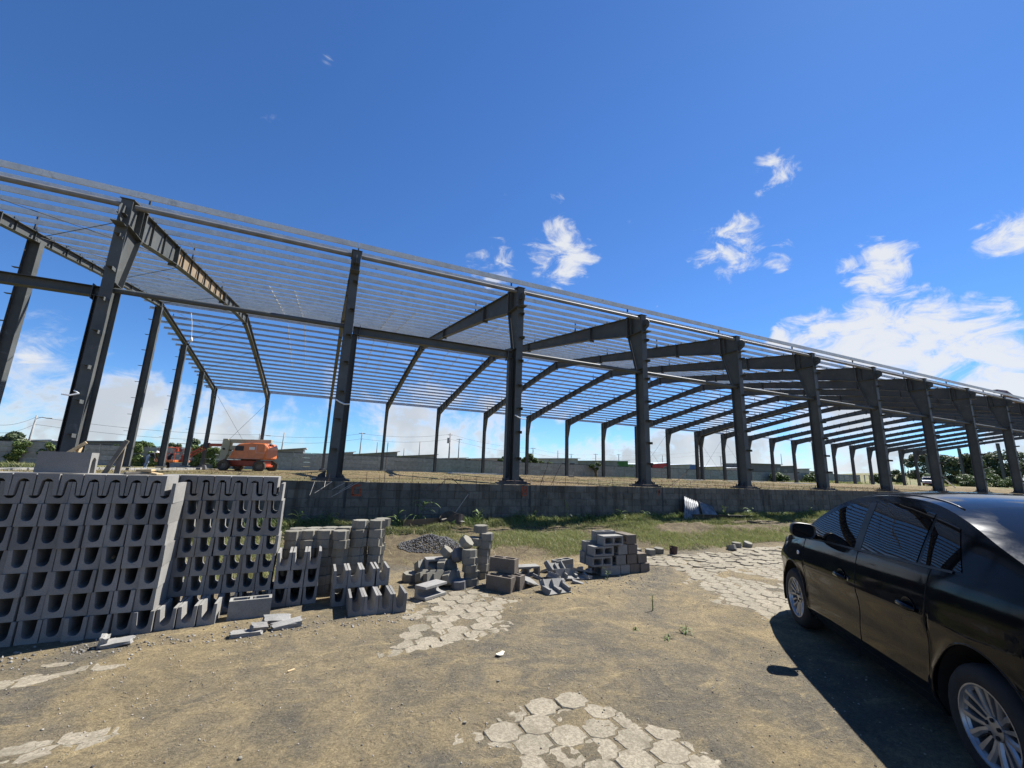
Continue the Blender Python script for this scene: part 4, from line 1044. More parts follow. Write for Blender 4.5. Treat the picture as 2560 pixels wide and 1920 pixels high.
# ------------------------------------------------------------------ black saloon car
def interp(pts):
    xs_ = np.array([q[0] for q in pts], float); ys_ = np.array([q[1] for q in pts], float)
    o_ = np.argsort(xs_); xs_ = xs_[o_]; ys_ = ys_[o_]
    # monotone-ish cubic (finite difference tangents)
    m_ = np.gradient(ys_, xs_)
    def f(x):
        x = min(max(x, xs_[0]), xs_[-1]); i = int(min(max(np.searchsorted(xs_, x) - 1, 0), len(xs_) - 2))
        h = xs_[i + 1] - xs_[i]; t = (x - xs_[i]) / h
        return ((2 * t ** 3 - 3 * t ** 2 + 1) * ys_[i] + (t ** 3 - 2 * t ** 2 + t) * h * m_[i] + (-2 * t ** 3 + 3 * t ** 2) * ys_[i + 1] + (t ** 3 - t ** 2) * h * m_[i + 1])
    return f
FX, RX, WR, ARCH = 1.325, -1.325, 0.318, 0.375
WC = 0.318
c_half = interp([(2.16, 0.60), (2.08, 0.70), (1.9, 0.785), (1.6, 0.845), (1.2, 0.868), (0.5, 0.872), (-0.5, 0.874), (-1.3, 0.868), (-1.7, 0.845), (-2.05, 0.79), (-2.20, 0.72), (-2.27, 0.64)])
c_belt = interp([(2.16, 0.66), (1.9, 0.755), (1.5, 0.835), (1.15, 0.885), (0.8, 0.915), (0.0, 0.945), (-0.8, 0.975), (-1.5, 1.0), (-1.9, 1.0), (-2.27, 0.97)])
c_top = interp([(2.16, 0.70), (1.9, 0.80), (1.5, 0.885), (1.25, 0.925), (1.10, 0.965), (0.85, 1.115), (0.55, 1.265), (0.25, 1.362), (-0.1, 1.405), (-0.5, 1.412), (-0.9, 1.375), (-1.2, 1.295), (-1.5, 1.175), (-1.75, 1.085), (-1.95, 1.055), (-2.27, 1.03)])
c_mid = interp([(2.16, 0.74), (1.9, 0.86), (1.5, 0.955), (1.18, 1.005), (1.0, 1.075), (0.8, 1.185), (0.5, 1.335), (0.3, 1.405), (0.05, 1.45), (-0.3, 1.468), (-0.7, 1.452), (-1.0, 1.405), (-1.3, 1.30), (-1.6, 1.185), (-1.8, 1.115), (-1.95, 1.10), (-2.27, 1.065)])
def car_S(x, z):
    w = c_half(x); zb = c_belt(x)
    if z <= zb:
        t = (z - 0.18) / (zb - 0.18)
        y = w - 0.075 * max(0, (0.30 - t) / 0.30) ** 2 - 0.05 * max(0, (t - 0.70) / 0.30) ** 2
        cr = 0.70 + 0.02 * (FX - x) / 2.6              # feature line over the door handles
        y += 0.010 * math.exp(-((z - cr) / 0.035) ** 2) - 0.012 * math.exp(-((z - cr + 0.13) / 0.09) ** 2)
        y += 0.010 * math.exp(-((z - 0.32) / 0.03) ** 2)
    else:
        y = w - 0.05 - 0.36 * (z - zb) - 0.22 * (z - zb) ** 2
    for xa in (FX, RX):
        r = math.hypot(x - xa, z - WC)
        y += (0.012 * math.exp(-((r - ARCH) / 0.03) ** 2)) * max(0.0, min(1.0, (0.74 - z) / 0.12))
    return y
def c_low(x):
    z = 0.205
    if x > 1.75: z = 0.205 + 0.05 * (x - 1.75)
    for xa in (FX, RX):
        d = abs(x - xa)
        if d < ARCH: z = max(z, WC + math.sqrt(max(0, ARCH ** 2 - d * d)))
    return z
def car_patch(xl, xr, zl, zh, nu, nv, off=0.0):
    pts = []
    for i in range(nu + 1):
        row = []
        for j in range(nv + 1):
            s_, t_ = i / nu, j / nv
            x = xl(0.6) + (xr(0.6) - xl(0.6)) * s_
            for _ in range(4):
                z = zl(x) + (zh(x) - zl(x)) * t_
                x = xl(z) + (xr(z) - xl(z)) * s_
            row.append((x, car_S(x, z) + off, z))
        pts.append(row)
    return pts
def pts_mesh(mb, pts, side):
    nu = len(pts) - 1; nv = len(pts[0]) - 1
    mb.grid(lambda u, v: (lambda q: (q[0], side * q[1], q[2]))(pts[int(round(u * nu))][int(round(v * nv))]), nu, nv)
cst = lambda v: (lambda _: v)
def carpaint():
    k = NT('black_car_paint'); co = k.coord('Object')
    base = k.ramp(k.noise(co, 9, 6, 0.7), [(0.4, (0.0035, 0.004, 0.005)), (0.7, (0.007, 0.0075, 0.0085))])
    sx = k.n('ShaderNodeSeparateXYZ'); k.l(co, sx.inputs[0])
    dust = k.math('ADD', k.math('MULTIPLY', k.math('SUBTRACT', 0.62, sx.outputs['Z']), 0.55), k.math('MULTIPLY', k.math('SUBTRACT', k.noise(co, 5, 8, 0.7, 0.5), 0.5), 0.55))
    k.color(k.mix(k.ramp(dust, [(0.05, 0.0), (0.50, 0.10)]), base, (0.075, 0.062, 0.045)))
    k.set(Roughness=0.09, Specular_IOR_Level=0.24)
    k.l(k.ramp(k.noise(co, 3.5, 7, 0.7, 0.6), [(0.3, 0.035), (0.75, 0.13)]), k.b.inputs['Roughness'])
    return k.m
M['paint'] = carpaint()
M['tint'] = plain('tinted_car_glass', (0.004, 0.004, 0.005), 0.012, var=0.0, spec=0.38)
M['blacktrim'] = plain('black_trim', (0.012, 0.012, 0.013), 0.45, var=0.1)
M['tyre'] = plain('tyre_rubber', (0.013, 0.013, 0.013), 0.85, var=0.3, sc=12)
M['alloy'] = plain('brake_dusted_alloy', (0.36, 0.36, 0.36), 0.38, metal=0.75, var=0.22, sc=10)
M['chrome'] = plain('bright_chrome', (0.75, 0.75, 0.76), 0.12, metal=1.0, var=0.0)
M['lampglass'] = plain('clear_lamp', (0.55, 0.57, 0.58), 0.08, var=0.05, spec=0.8, coat=1.0)
M['redlamp'] = plain('red_lamp', (0.30, 0.01, 0.01), 0.1, var=0.1, coat=1.0)
M['underbody'] = plain('underbody_black', (0.006, 0.006, 0.006), 0.9, var=0.1)

def make_car(label):
    car = empty('car', (0, 0, 0), 0, label, 'car')
    P = M['paint']
    # seams on the side, in car coordinates
    s_f = lambda z: 0.99 - 0.05 * (z - 0.6) if z < 0.92 else 0.97
    s_m = lambda z: -0.10 - 0.03 * (z - 0.6)
    s_r = lambda z: -0.93 - 0.18 * (z - 0.55) if z > 0.55 else -0.93
    for side in (1, -1):
        sill = lambda x: 0.205
        # fender, doors, quarter
        b = MB()
        def xs_rear(z): return -2.27
        pts_mesh(b, car_patch(lambda z: s_f(z) + 0.003, cst(2.16), c_low, c_belt, 60, 18), side)
        b.build('side_panel', P, car, smooth=True, autos=35); b = MB()
        pts_mesh(b, car_patch(xs_rear, lambda z: s_r(z) - 0.003, c_low, c_belt, 70, 18), side)
        b.build('side_panel', P, car, smooth=True, autos=35)
        dl = lambda x: max(0.285, c_low(x))
        for nm, xl, xr, hx in (('front_door', s_m, s_f, 0.13), ('rear_door', s_r, s_m, -0.80)):
            d_ = MB(); pts_mesh(d_, car_patch(lambda z, f=xl: f(z) + 0.003, lambda z, f=xr: f(z) - 0.003, dl, lambda x: c_belt(x), 46, 18), side)
            dr = d_.build('door', P, car, smooth=True, autos=35)
            hz = 0.745; hy = car_S(hx, hz)
            cup = MB(); cup.lathe([(0.001, -0.012), (0.045, -0.010), (0.062, 0.0015), (0.066, 0.0015)], 18, lambda x, y, z, hx=hx, hy=hy: (hx + x * 1.15, side * (hy + z), hz + y * 0.72))
            cup.build('handle_cup', M['blacktrim'], dr, smooth=True)
            hm = MB(); hm.tube([(hx + 0.085, side * (hy + 0.004), hz + 0.006), (hx + 0.06, side * (hy + 0.030), hz + 0.008), (hx - 0.05, side * (hy + 0.034), hz + 0.004), (hx - 0.085, side * (hy + 0.006), hz)], [0.011, 0.014, 0.014, 0.010], 8)
            hm.build('handle', P, dr, smooth=True, autos=50)
            if nm == 'front_door':
                MB().lathe([(0.001, 0.002), (0.011, 0.002), (0.011, 0.0)], 12, lambda x, y, z: (hx - 0.115 + x, side * (hy + z + 0.002), hz + y)).build('key_lock', M['chrome'], dr)
        b = MB(); pts_mesh(b, car_patch(cst(-0.96), cst(0.955), lambda x: 0.20, lambda x: 0.282, 40, 5), side); b.build('sill', P, car, smooth=True)
        b = MB(); pts_mesh(b, car_patch(cst(-0.95), cst(0.94), lambda x: 0.165, lambda x: 0.199, 20, 2, -0.03), side); b.build('sill_trim', M['blacktrim'], car, smooth=True)
        # greenhouse side
        b = MB(); pts_mesh(b, car_patch(cst(-2.27), cst(2.16), lambda x: c_belt(x) + 0.0005, lambda x: max(c_top(x), c_belt(x) + 0.004), 120, 14), side)
        b.build('pillar_panel', P, car, smooth=True, autos=35)
        zl = lambda x: c_belt(x) + 0.018
        zh = lambda x: max(c_top(x) - 0.055, c_belt(x) + 0.03)
        for nm, xa, xb in (('front', lambda z: -0.045 - 0.02 * (z - 1), lambda z: 0.86), ('rear', lambda z: -0.86 - 0.1 * (z - 1.0), lambda z: -0.155), ('quarter', lambda z: -1.26 + 0.45 * max(0, z - 1.02), lambda z: -0.90 - 0.1 * (z - 1))):
            d_ = MB(); pts_mesh(d_, car_patch(xa, xb, zl, zh, 30, 12, 0.004), side); w_ = d_.build('window', M['tint'], car, smooth=True)
        b = MB(); pts_mesh(b, car_patch(cst(-1.20), cst(0.90), lambda x: c_belt(x) + 0.002, lambda x: c_belt(x) + 0.017, 60, 1, 0.007), side); b.build('belt_trim', M['blacktrim'], car, smooth=True)
        b = MB(); pts_mesh(b, car_patch(lambda z: -0.15, lambda z: -0.05, zl, zh, 6, 10, 0.0055), side); b.build('pillar_trim', M['blacktrim'], car, smooth=True)
        # seams
        for f, z0, z1 in ((s_f, 0.29, 0.915), (s_m, 0.29, 1.36), (s_r, 0.55, 0.99)):
            pp = [(f(z), side * (car_S(f(z), z) + 0.0), z) for z in np.linspace(z0, z1, 22)]
            MB().tube(pp, 0.0035, 5, False).build('door_gap', M['underbody'], car)
        # arch lips and wells
        for xa in (FX, RX):
            pp = [(xa + ARCH * math.cos(a), side * (car_S(xa + ARCH * math.cos(a), WC + ARCH * math.sin(a)) - 0.004), WC + ARCH * math.sin(a)) for a in np.linspace(-0.28, math.pi + 0.28, 30)]
            MB().tube(pp, 0.007, 6, False).build('arch_lip', P, car, smooth=True)
            b = MB(); b.grid(lambda u, v: (xa + (ARCH + 0.002) * math.cos(-0.3 + u * (math.pi + 0.6)), side * (car_S(xa, 0.7) - 0.02 - 0.34 * v), WC + (ARCH + 0.002) * math.sin(-0.3 + u * (math.pi + 0.6))), 20, 2)
            b.grid(lambda u, v: (xa - 0.42 + 0.84 * u, side * 0.52, 0.15 + 0.62 * v), 1, 1); b.build('wheel_well', M['underbody'], car)
        # indicator repeater, headlamp, tail lamp
        b = MB(); b.lathe([(0.001, 0.006), (0.02, 0.005), (0.03, 0.0)], 12, lambda x, y, z: (1.12 + x * 1.2, side * (car_S(1.12, 0.775) + z), 0.775 + y * 0.6)); b.build('side_repeater', M['lampglass'], car, smooth=True)
        b = MB(); pts_mesh(b, car_patch(lambda z: 1.80 + 0.2 * (0.76 - z), cst(2.14), lambda x: c_belt(x) - 0.13, lambda x: c_belt(x) + 0.005, 14, 8, 0.004), side); b.build('headlight', M['lampglass'], car, smooth=True)
        b = MB(); pts_mesh(b, car_patch(cst(-2.26), cst(-1.98), lambda x: 0.76, lambda x: 0.96, 10, 8, 0.004), side); b.build('tail_light', M['redlamp'], car, smooth=True)
        # door mirror
        yb = car_S(0.74, 0.96) + 0.15
        def sup(v, e=3.2):
            a = 2 * math.pi * v; c_, s__ = math.cos(a), math.sin(a)
            return (math.copysign(abs(c_) ** (2 / e), c_), math.copysign(abs(s__) ** (2 / e), s__))
        prof = [(0.640, 0.0), (0.638, 0.86), (0.632, 0.90), (0.628, 0.96), (0.634, 1.0), (0.67, 1.0), (0.71, 0.95), (0.745, 0.80), (0.768, 0.5), (0.776, 0.02)]
        mir = MB()
        def mf(u, v):
            x, r_ = prof[int(round(u * (len(prof) - 1)))]; a, b_ = sup(v)
            return (x, side * (yb + 0.112 * a * r_ - 0.01 * b_), 1.015 + 0.074 * b_ * r_ + 0.010 * a * r_)
        mir.grid(mf, len(prof) - 1, 28)
        m_o = mir.build('mirror', M['blacktrim'], car, smooth=True, autos=60)
        g_ = MB(); g_.grid(lambda u, v: (0.6365, side * (yb + 0.096 * sup(v)[0] * u), 1.015 + 0.063 * sup(v)[1] * u), 3, 24); g_.build('mirror_glass', M['tint'], m_o)
        MB().tube([(0.74, side * (car_S(0.74, 0.93) - 0.02), 0.945), (0.72, side * (car_S(0.74, 0.93) + 0.07), 0.985)], [0.03, 0.022], 8).build('mirror_foot', M['blacktrim'], m_o, smooth=True)
    # top surfaces
    def deck(x0, x1, nm, mat, nu=24, inset=0.0, up=0.0, nv=16):
        b = MB()
        def f(u, v):
            x = x0 + (x1 - x0) * u; z0 = max(c_top(x), c_belt(x) + 0.004); w = car_S(x, z0) - inset; y = (2 * v - 1)
            return (x, w * y, z0 + (c_mid(x) - z0) * (1 - abs(y) ** 2.6) + up)
        b.grid(f, nu, nv); return b.build(nm, mat, car, smooth=True)
    deck(1.16, 2.16, 'bonnet', P); deck(0.33, 1.16, 'windscreen_surround', P); deck(-1.02, 0.33, 'roof', P); deck(-1.76, -1.02, 'rear_window_surround', P); deck(-2.27, -1.76, 'boot_lid', P)
    deck(0.36, 1.13, 'windscreen', M['tint'], 24, 0.05, 0.005); deck(-1.72, -1.06, 'rear_window', M['tint'], 24, 0.06, 0.006)
    for s in (1, -1):
        pp = []
        for x in np.linspace(0.30, -1.02, 20):
            z0 = c_top(x); w = car_S(x, z0) - 0.075; y = w / car_S(x, z0); pp.append((x, s * w, z0 + (c_mid(x) - z0) * (1 - y ** 2.6) + 0.001))
        MB().tube(pp, 0.006, 6).build('roof_moulding', M['blacktrim'], car, smooth=True)
    # ends
    for sgn, xe in ((1, 2.16), (-1, -2.27)):
        b = MB()
        def f(u, v):
            y = 2 * v - 1; w = c_half(xe); z = 0.22 + (max(c_top(xe), c_belt(xe)) - 0.22) * u
            bulge = 0.10 * (1 - y * y) + 0.05 * math.sin(math.pi * min(1, u * 1.2)); zz = z + (0.035 * (1 - abs(y) ** 2.6)) * u
            return (xe + sgn * bulge * 0.9, car_S(xe, min(z, 0.95)) * y, zz)
        b.grid(f, 12, 20); b.build('front_bumper' if sgn > 0 else 'rear_bumper', P, car, smooth=True)
    MB().box2((-2.2, -0.60, 0.17), (2.05, 0.60, 0.60)).build('underbody', M['underbody'], car)
    MB().box2((2.245, -0.45, 0.30), (2.262, 0.45, 0.48)).build('grille', M['blacktrim'], car)
    # wheels
    def wheel_meshes():
        t = MB(); W = 0.098
        t.lathe([(0.204, -W), (0.24, -W - 0.010), (0.285, -W - 0.006), (0.308, -W + 0.02), (0.316, -0.05), (0.316, 0.05), (0.308, W - 0.02), (0.285, W + 0.006), (0.24, W + 0.010), (0.204, W)], 48, lambda x, y, z: (x, z, y))
        r = MB()
        r.lathe([(0.190, W - 0.10), (0.193, W - 0.012), (0.208, W - 0.004), (0.210, W + 0.004), (0.202, W + 0.004), (0.197, W - 0.006), (0.186, W - 0.03)], 48, lambda x, y, z: (x, z, y))
        for k in range(5):
            for dlt, tw in ((-0.20, 0.06), (0.20, -0.06)):
                a0 = 2 * math.pi * k / 5 + dlt * 0.42; a1 = 2 * math.pi * k / 5 + dlt * 1.35
                q = []
                for rr_, aa, w0, dp in ((0.045, a0, 0.014, W - 0.035), (0.12, (a0 + a1) / 2, 0.016, W - 0.022), (0.197, a1, 0.021, W - 0.008)):
                    c, s = math.cos(aa), math.sin(aa)
                    for off, dz in ((-w0, -0.012), (-w0 * 0.3, 0.0), (w0 * 0.75, 0.0), (w0, -0.012), (w0, -0.035), (-w0, -0.035)): q.append((rr_ * c - off * s, dp + dz, rr_ * s + off * c))
                fs = []
                for sgm in range(2):
                    for e in range(6): fs.append((sgm * 6 + e, sgm * 6 + (e + 1) % 6, (sgm + 1) * 6 + (e + 1) % 6, (sgm + 1) * 6 + e))
                r.add(q, fs)
            a = 2 * math.pi * (k + 0.5) / 5
            q = []
            for rr_, w0, dp in ((0.06, 0.006, W - 0.035), (0.196, 0.014, W - 0.014)):
                c, s = math.cos(a), math.sin(a)
                for off, dz in ((-w0, 0), (w0, 0), (w0, -0.03), (-w0, -0.03)): q.append((rr_ * c - off * s, dp + dz, rr_ * s + off * c))
            r.add(q, [(0, 1, 5, 4), (1, 2, 6, 5), (2, 3, 7, 6), (3, 0, 4, 7)])
        r.lathe([(0.001, W - 0.022), (0.035, W - 0.022), (0.058, W - 0.028), (0.062, W - 0.06)], 24, lambda x, y, z: (x, z, y))
        n_ = MB()
        for k in range(5):
            a = 2 * math.pi * k / 5 + 0.63
            n_.lathe([(0.001, W - 0.017), (0.011, W - 0.017), (0.012, W - 0.04)], 8, lambda x, y, z, a=a: (0.042 * math.cos(a) + x, z, 0.042 * math.sin(a) + y))
        bk = MB(); bk.lathe([(0.001, W - 0.085), (0.19, W - 0.085)], 24, lambda x, y, z: (x, z, y)); bk.lathe([(0.135, W - 0.075), (0.06, W - 0.07)], 24, lambda x, y, z: (x, z, y))
        return t.mesh('tyre', M['tyre'], smooth=True, autos=50), r.mesh('rim', M['alloy'], smooth=True, autos=30), n_.mesh('wheel_nut', M['underbody']), bk.mesh('brake_disc', M['underbody'])
    tm, rm, nm_, bm_ = wheel_meshes()
    for x in (FX, RX):
        for s in (1, -1):
            w = empty('wheel', (x, s * 0.755, WC), 0 if s > 0 else math.pi); w.parent = car; w.rotation_euler = (0, random.uniform(0, 6), 0 if s > 0 else math.pi)
            for nn, me in (('tyre', tm), ('rim', rm), ('wheel_nut', nm_), ('brake_disc', bm_)): inst(nn, me, (0, 0, 0), (0, 0, 0), w)
    return car
def lift(z): return z + 0.112 * float(sstep(0.52, 0.98, z)) + (0.04 * (z - 1.0) if z > 1.0 else 0.0)
car = make_car('glossy black four-door saloon car parked on the right, cropped by the frame')
CAR_A = math.radians(52.1)
_dir = Vector((math.cos(CAR_A), math.sin(CAR_A), 0)); _rt = Vector((math.sin(CAR_A), -math.cos(CAR_A), 0))
_fw = Vector((5.225, 3.425, 0)); _rw = Vector((3.60, 1.34, 0))       # outer rim centres on the near side
_c = (_fw + _rw) / 2 + _rt * 0.845
car.location = (_c.x, _c.y, 0.0); car.rotation_euler = (0, 0, CAR_A)

_seen = set()
def _lift_tree(o):
    for ch in o.children:
        if ch.name.startswith('wheel') and ch.type == 'EMPTY': continue
        if ch.type == 'MESH' and ch.data.name not in _seen:
            _seen.add(ch.data.name)
            for v in ch.data.vertices: v.co.z = lift(v.co.z)
            ch.data.update()
        _lift_tree(ch)
_lift_tree(car)

# ------------------------------------------------------------------ precast fence behind the site
FY = 58.0
fence = empty('panel_fence', (30, FY, 0.7), 0, 'long grey precast concrete panel fence behind the building', 'fence')
finv = Matrix.Translation((-30, -FY, -0.7))
def fz(x): return 0.75 + 0.35 * float(sstep(50, 130, x))
slab_m = []
for _ in range(3):
    mb = MB(); mb.box((0, 0, 0), (1.94, 0.05, 0.50)); mb.box((0, -0.035, 0.0), (1.86, 0.03, 0.43)); slab_m.append(mb.mesh('fence_slab', M['fence']))
mb = MB(); mb.box((0, 0, 1.07), (0.13, 0.15, 2.16)); mb.box((0, 0, 2.17), (0.16, 0.18, 0.05)); post_fm = mb.mesh('fence_post', M['fence'])
capm = MB().box((0, 0, 0), (1.90, 0.13, 0.06)).mesh('fence_cap', plain('dark_mossy_cap', (0.05, 0.05, 0.045), 0.95, var=0.4, sc=2))
x = -33.0; nb = 0
while x < 122:
    z = fz(x)
    c = inst('fence_post', post_fm, (x, FY, z - 0.1)); c.parent = fence; c.matrix_parent_inverse = finv
    for k in range(4):
        if nb < 296:
            c = inst('fence_slab', slab_m[nb % 3], (x + 1.0, FY + random.gauss(0, 0.006), z + 0.26 + 0.52 * k), (0, random.gauss(0, 0.004), 0)); c.parent = fence; c.matrix_parent_inverse = finv; nb += 1
    c = inst('fence_cap', capm, (x + 1.0, FY, z + 2.13)); c.parent = fence; c.matrix_parent_inverse = finv
    x += 2.0

# ------------------------------------------------------------------ houses and sheds beyond the fence
def house(x, y, w, d, zt, drop, wall, label, roof='zinc', win=((0.3, 0.5),), z0=0.2, side='r'):
    h = empty('house', (x + w / 2, y + d / 2, z0), 0, label, 'house')
    zl, zr_ = (zt - drop, zt) if side == 'r' else (zt, zt - drop)
    mb = MB(); hw, hd = w / 2, d / 2
    A = [(-hw, -hd, 0), (hw, -hd, 0), (hw, hd, 0), (-hw, hd, 0), (-hw, -hd, zl - z0), (hw, -hd, zr_ - z0), (hw, hd, zr_ - z0), (-hw, hd, zl - z0)]
    mb.add(A, [(0, 1, 5, 4), (1, 2, 6, 5), (2, 3, 7, 6), (3, 0, 4, 7), (4, 5, 6, 7)]); wl = mb.build('wall', wall, h)
    mb = MB(); e = 0.35; sl = (zr_ - zl) / w
    B = [(-hw - e, -hd - e, zl - z0 - sl * e + 0.02), (hw + e, -hd - e, zr_ - z0 + sl * e + 0.02), (hw + e, hd + e, zr_ - z0 + sl * e + 0.02), (-hw - e, hd + e, zl - z0 - sl * e + 0.02)]
    mb.add(B + [(a, b, c + 0.09) for a, b, c in B], [(0, 1, 2, 3), (4, 7, 6, 5), (0, 4, 5, 1), (1, 5, 6, 2), (2, 6, 7, 3), (3, 7, 4, 0)]); mb.build('roof', M[roof], h)
    for (u, v) in win:
        wz = (zl + (zr_ - zl) * u) - z0 - 1.0 + v * 0.2
        f = MB().box((-hw + u * w, -hd - 0.02, wz), (1.2, 0.06, 0.8)).build('window', M['pole'], h)
        MB().box((-hw + u * w, -hd - 0.04, wz), (1.05, 0.06, 0.65)).build('pane', M['glassdark'], f)
    return h
def wallm(name, c): return plain(name, c, 0.9, var=0.15, sc=0.8)
W_grey = wallm('grey_render', (0.20, 0.195, 0.18)); W_lt = wallm('light_grey_render', (0.30, 0.29, 0.27)); W_gr = wallm('green_render', (0.05, 0.15, 0.045)); W_red = wallm('red_render', (0.36, 0.05, 0.06))
W_blue = wallm('blue_render', (0.10, 0.18, 0.36)); W_cr = wallm('cream_render', (0.42, 0.38, 0.24)); W_wh = wallm('white_render', (0.55, 0.55, 0.53)); W_dk = wallm('dark_grey_block', (0.12, 0.12, 0.115))
house(-46, 66, 14, 8, 3.3, 0.3, W_dk, 'dark low shed at the far left behind the fence', 'pole')
house(-29.6, 62.5, 2.6, 3, 3.15, 0.2, W_wh, 'small white hut behind the fence at far left')
house(-25.3, 64, 4.6, 5, 3.45, 0.25, W_grey, 'grey shed behind the fence left of the second end column', 'pole', ((0.5, 0.4),))
house(-8.5, 68, 6.2, 7, 3.70, 0.75, W_grey, 'grey sloped-roof house just right of the orange lift', 'pole', ((0.42, 0.0),))
house(-1.2, 70, 5.8, 7, 3.55, 0.65, W_lt, 'pale house behind the second column', 'zinc', ((0.85, 0.0),))
house(4.8, 69, 6.3, 7, 3.85, 0.65, W_grey, 'grey sloped-roof house left of the third far column', 'pole', ())
house(11.4, 69, 5.9, 7, 3.70, 0.5, W_grey, 'grey house with low sloped roof beside the tall power pole', 'pole', ())
house(17.6, 71, 5.6, 7, 3.45, 0.35, W_lt, 'white-roofed low house right of the tall power pole', 'zinc', ())
house(24.0, 71, 6.8, 7, 3.75, 0.4, W_lt, 'wide white-roofed house left of the third column', 'zinc', ())
house(34.5, 70, 11.0, 7, 4.25, 0.45, W_lt, 'pale house with two windows right of the third column', 'zinc', ((0.72, -0.8), (0.88, -0.8)))
house(46.5, 72, 10.0, 7, 4.25, 0.4, W_grey, 'grey white-roofed house left of the green house', 'zinc', ((0.4, -0.8),))
house(55.5, 75, 6.2, 7, 4.45, 0.3, W_gr, 'green-walled house with white roof behind the fence', 'zinc', ((0.5, -0.8),))
house(63.5, 75, 4.6, 7, 4.05, 0.3, W_lt, 'pale house between the green and red houses', 'zinc', ())
house(68.6, 75, 4.9, 7, 4.45, 0.45, W_red, 'red-walled house with white roof behind the fence', 'zinc', ((0.8, -0.8),))
house(74.0, 75, 6.0, 7, 4.30, 0.3, W_lt, 'pale house between the red and blue houses', 'zinc', ())
house(78.6, 77, 6.0, 7, 4.45, 0.3, W_blue, 'blue-walled house with white roof behind the fence', 'zinc', ((0.4, -0.8),))
house(85.0, 75, 6.0, 7, 4.25, 0.3, W_cr, 'cream-walled house right of the blue house', 'zinc', ((0.5, -0.8),))
house(92.0, 75, 8.0, 7, 4.15, 0.3, W_lt, 'pale low house far behind the fifth column', 'zinc', ())
house(101.0, 75, 12.0, 8, 5.50, 0.2, W_dk, 'large dark grey flat building right of the fifth column', 'pole', ((0.75, -1.5), (0.9, -1.5)))
house(113.5, 76, 6.5, 8, 5.35, 0.3, W_dk, 'dark grey building adjoining the large flat building', 'pole', ((0.4, -1.5),))
house(121.0, 78, 9.0, 8, 4.9, 0.3, W_lt, 'pale grey building at the right end of the dark row', 'zinc', ((0.4, -1.2),))
house(150.0, 95, 22.0, 9, 4.9, 0.3, W_lt, 'long white-roofed shed before the far hill', 'zinc', ())

# ------------------------------------------------------------------ poles and wires
def pole(x, y, zt, label, kind='plain', tilt_=0.0, r=0.10, z0=0.5):
    e = empty('utility_pole', (x, y, z0), 0, label, 'pole'); h = zt - z0
    MB().tube([(0, 0, 0), (tilt_ * h, 0, h)], [r * 1.3, r * 0.75], 8).build('shaft', M['pole'], e, smooth=True)
    if kind == 'arm': MB().box((tilt_ * h, 0, h - 0.12), (1.0, 0.07, 0.07)).build('cross_arm', M['greywood'], e)
    if kind == 'lamp':
        MB().tube([(tilt_ * h, 0, h * 0.93), (tilt_ * h + 0.5, -0.1, h * 0.97), (tilt_ * h + 0.9, -0.15, h * 0.96)], 0.03, 6).build('lamp_arm', M['pole'], e)
        MB().box((tilt_ * h + 1.1, -0.16, h * 0.955), (0.55, 0.18, 0.10)).build('lamp_head', M['fence'], e, bevel=0.02)
    if kind == 'xfmr':
        MB().tube([(tilt_ * h - 0.3, -0.1, h - 1.7), (tilt_ * h - 0.3, -0.1, h - 0.8)], 0.22, 12).build('transformer', M['pole'], e, smooth=True, autos=40)
        MB().box((tilt_ * h, 0, h - 0.3), (0.7, 0.07, 0.07)).build('cross_arm', M['greywood'], e)
    return Vector((x + tilt_ * h, y, zt))
tops = {}
tops['a'] = pole(-34.0, 66, 5.0, 'leaning power pole at the left edge of the view', 'plain', 0.06)
tops['b'] = pole(-28.4, 62, 5.75, 'street lamp pole left of the first column', 'lamp', 0.03)
tops['c'] = pole(-13.4, 66, 4.6, 'thin pole between the second and third end columns', 'plain')
tops['d'] = pole(-8.2, 70, 5.6, 'lamp pole above the orange lift', 'lamp')
tops['e'] = pole(-5.26, 70, 5.95, 'pole right of the orange lift, beside the house', 'plain', 0.02)
tops['f'] = pole(5.53, 70, 6.66, 'pole with short cross arm right of the second column', 'arm', 0.01)
tops['g'] = pole(8.3, 72, 5.4, 'short pole right of the cross-arm pole', 'plain')
tops['h'] = pole(15.2, 72, 5.9, 'thin pole left of the transformer pole', 'plain')
tops['i'] = pole(19.83, 70, 7.48, 'tall power pole with a transformer', 'xfmr', 0, 0.13)
tops['j'] = pole(21.48, 70, 6.65, 'pole with cross arm right of the transformer pole', 'arm')
tops['k'] = pole(13.0, 74, 4.7, 'short thin pole over the low grey roof', 'plain')
tops['l'] = pole(35.74, 70, 5.85, 'pole with cross arm right of the third column', 'arm')
tops['m'] = pole(42.2, 72, 5.7, 'pole over the pale two-window house', 'plain')
tops['n'] = pole(46.5, 74, 5.3, 'short cross-arm pole over the grey house', 'arm')
tops['o'] = pole(52.5, 74, 5.6, 'cross-arm pole left of the green house', 'arm')
tops['p'] = pole(60.0, 76, 5.9, 'cross-arm pole over the green house', 'arm')
tops['q'] = pole(74.5, 78, 6.3, 'thin pole over the red house', 'plain')
tops['r'] = pole(83.0, 76, 7.6, 'pole right of the double far column', 'plain')
tops['s'] = pole(94.0, 78, 6.9, 'pole over the pale low house', 'arm')
tops['t'] = pole(104.0, 80, 9.3, 'pole over the large dark building, left', 'plain')
tops['u'] = pole(124.0, 82, 9.0, 'pole over the dark row, right', 'plain')
wn = 0
def wire(a, b, sag, label, dz=0.0):
    pts = []
    for k in range(13):
        t = k / 12; q = a.lerp(b, t); pts.append((q.x, q.y, q.z + dz - sag * 4 * t * (1 - t)))
    return tag(MB().tube(pts, 0.016, 4).build('overhead_wire', M['wire']), label, 'wire', 'overhead wires')
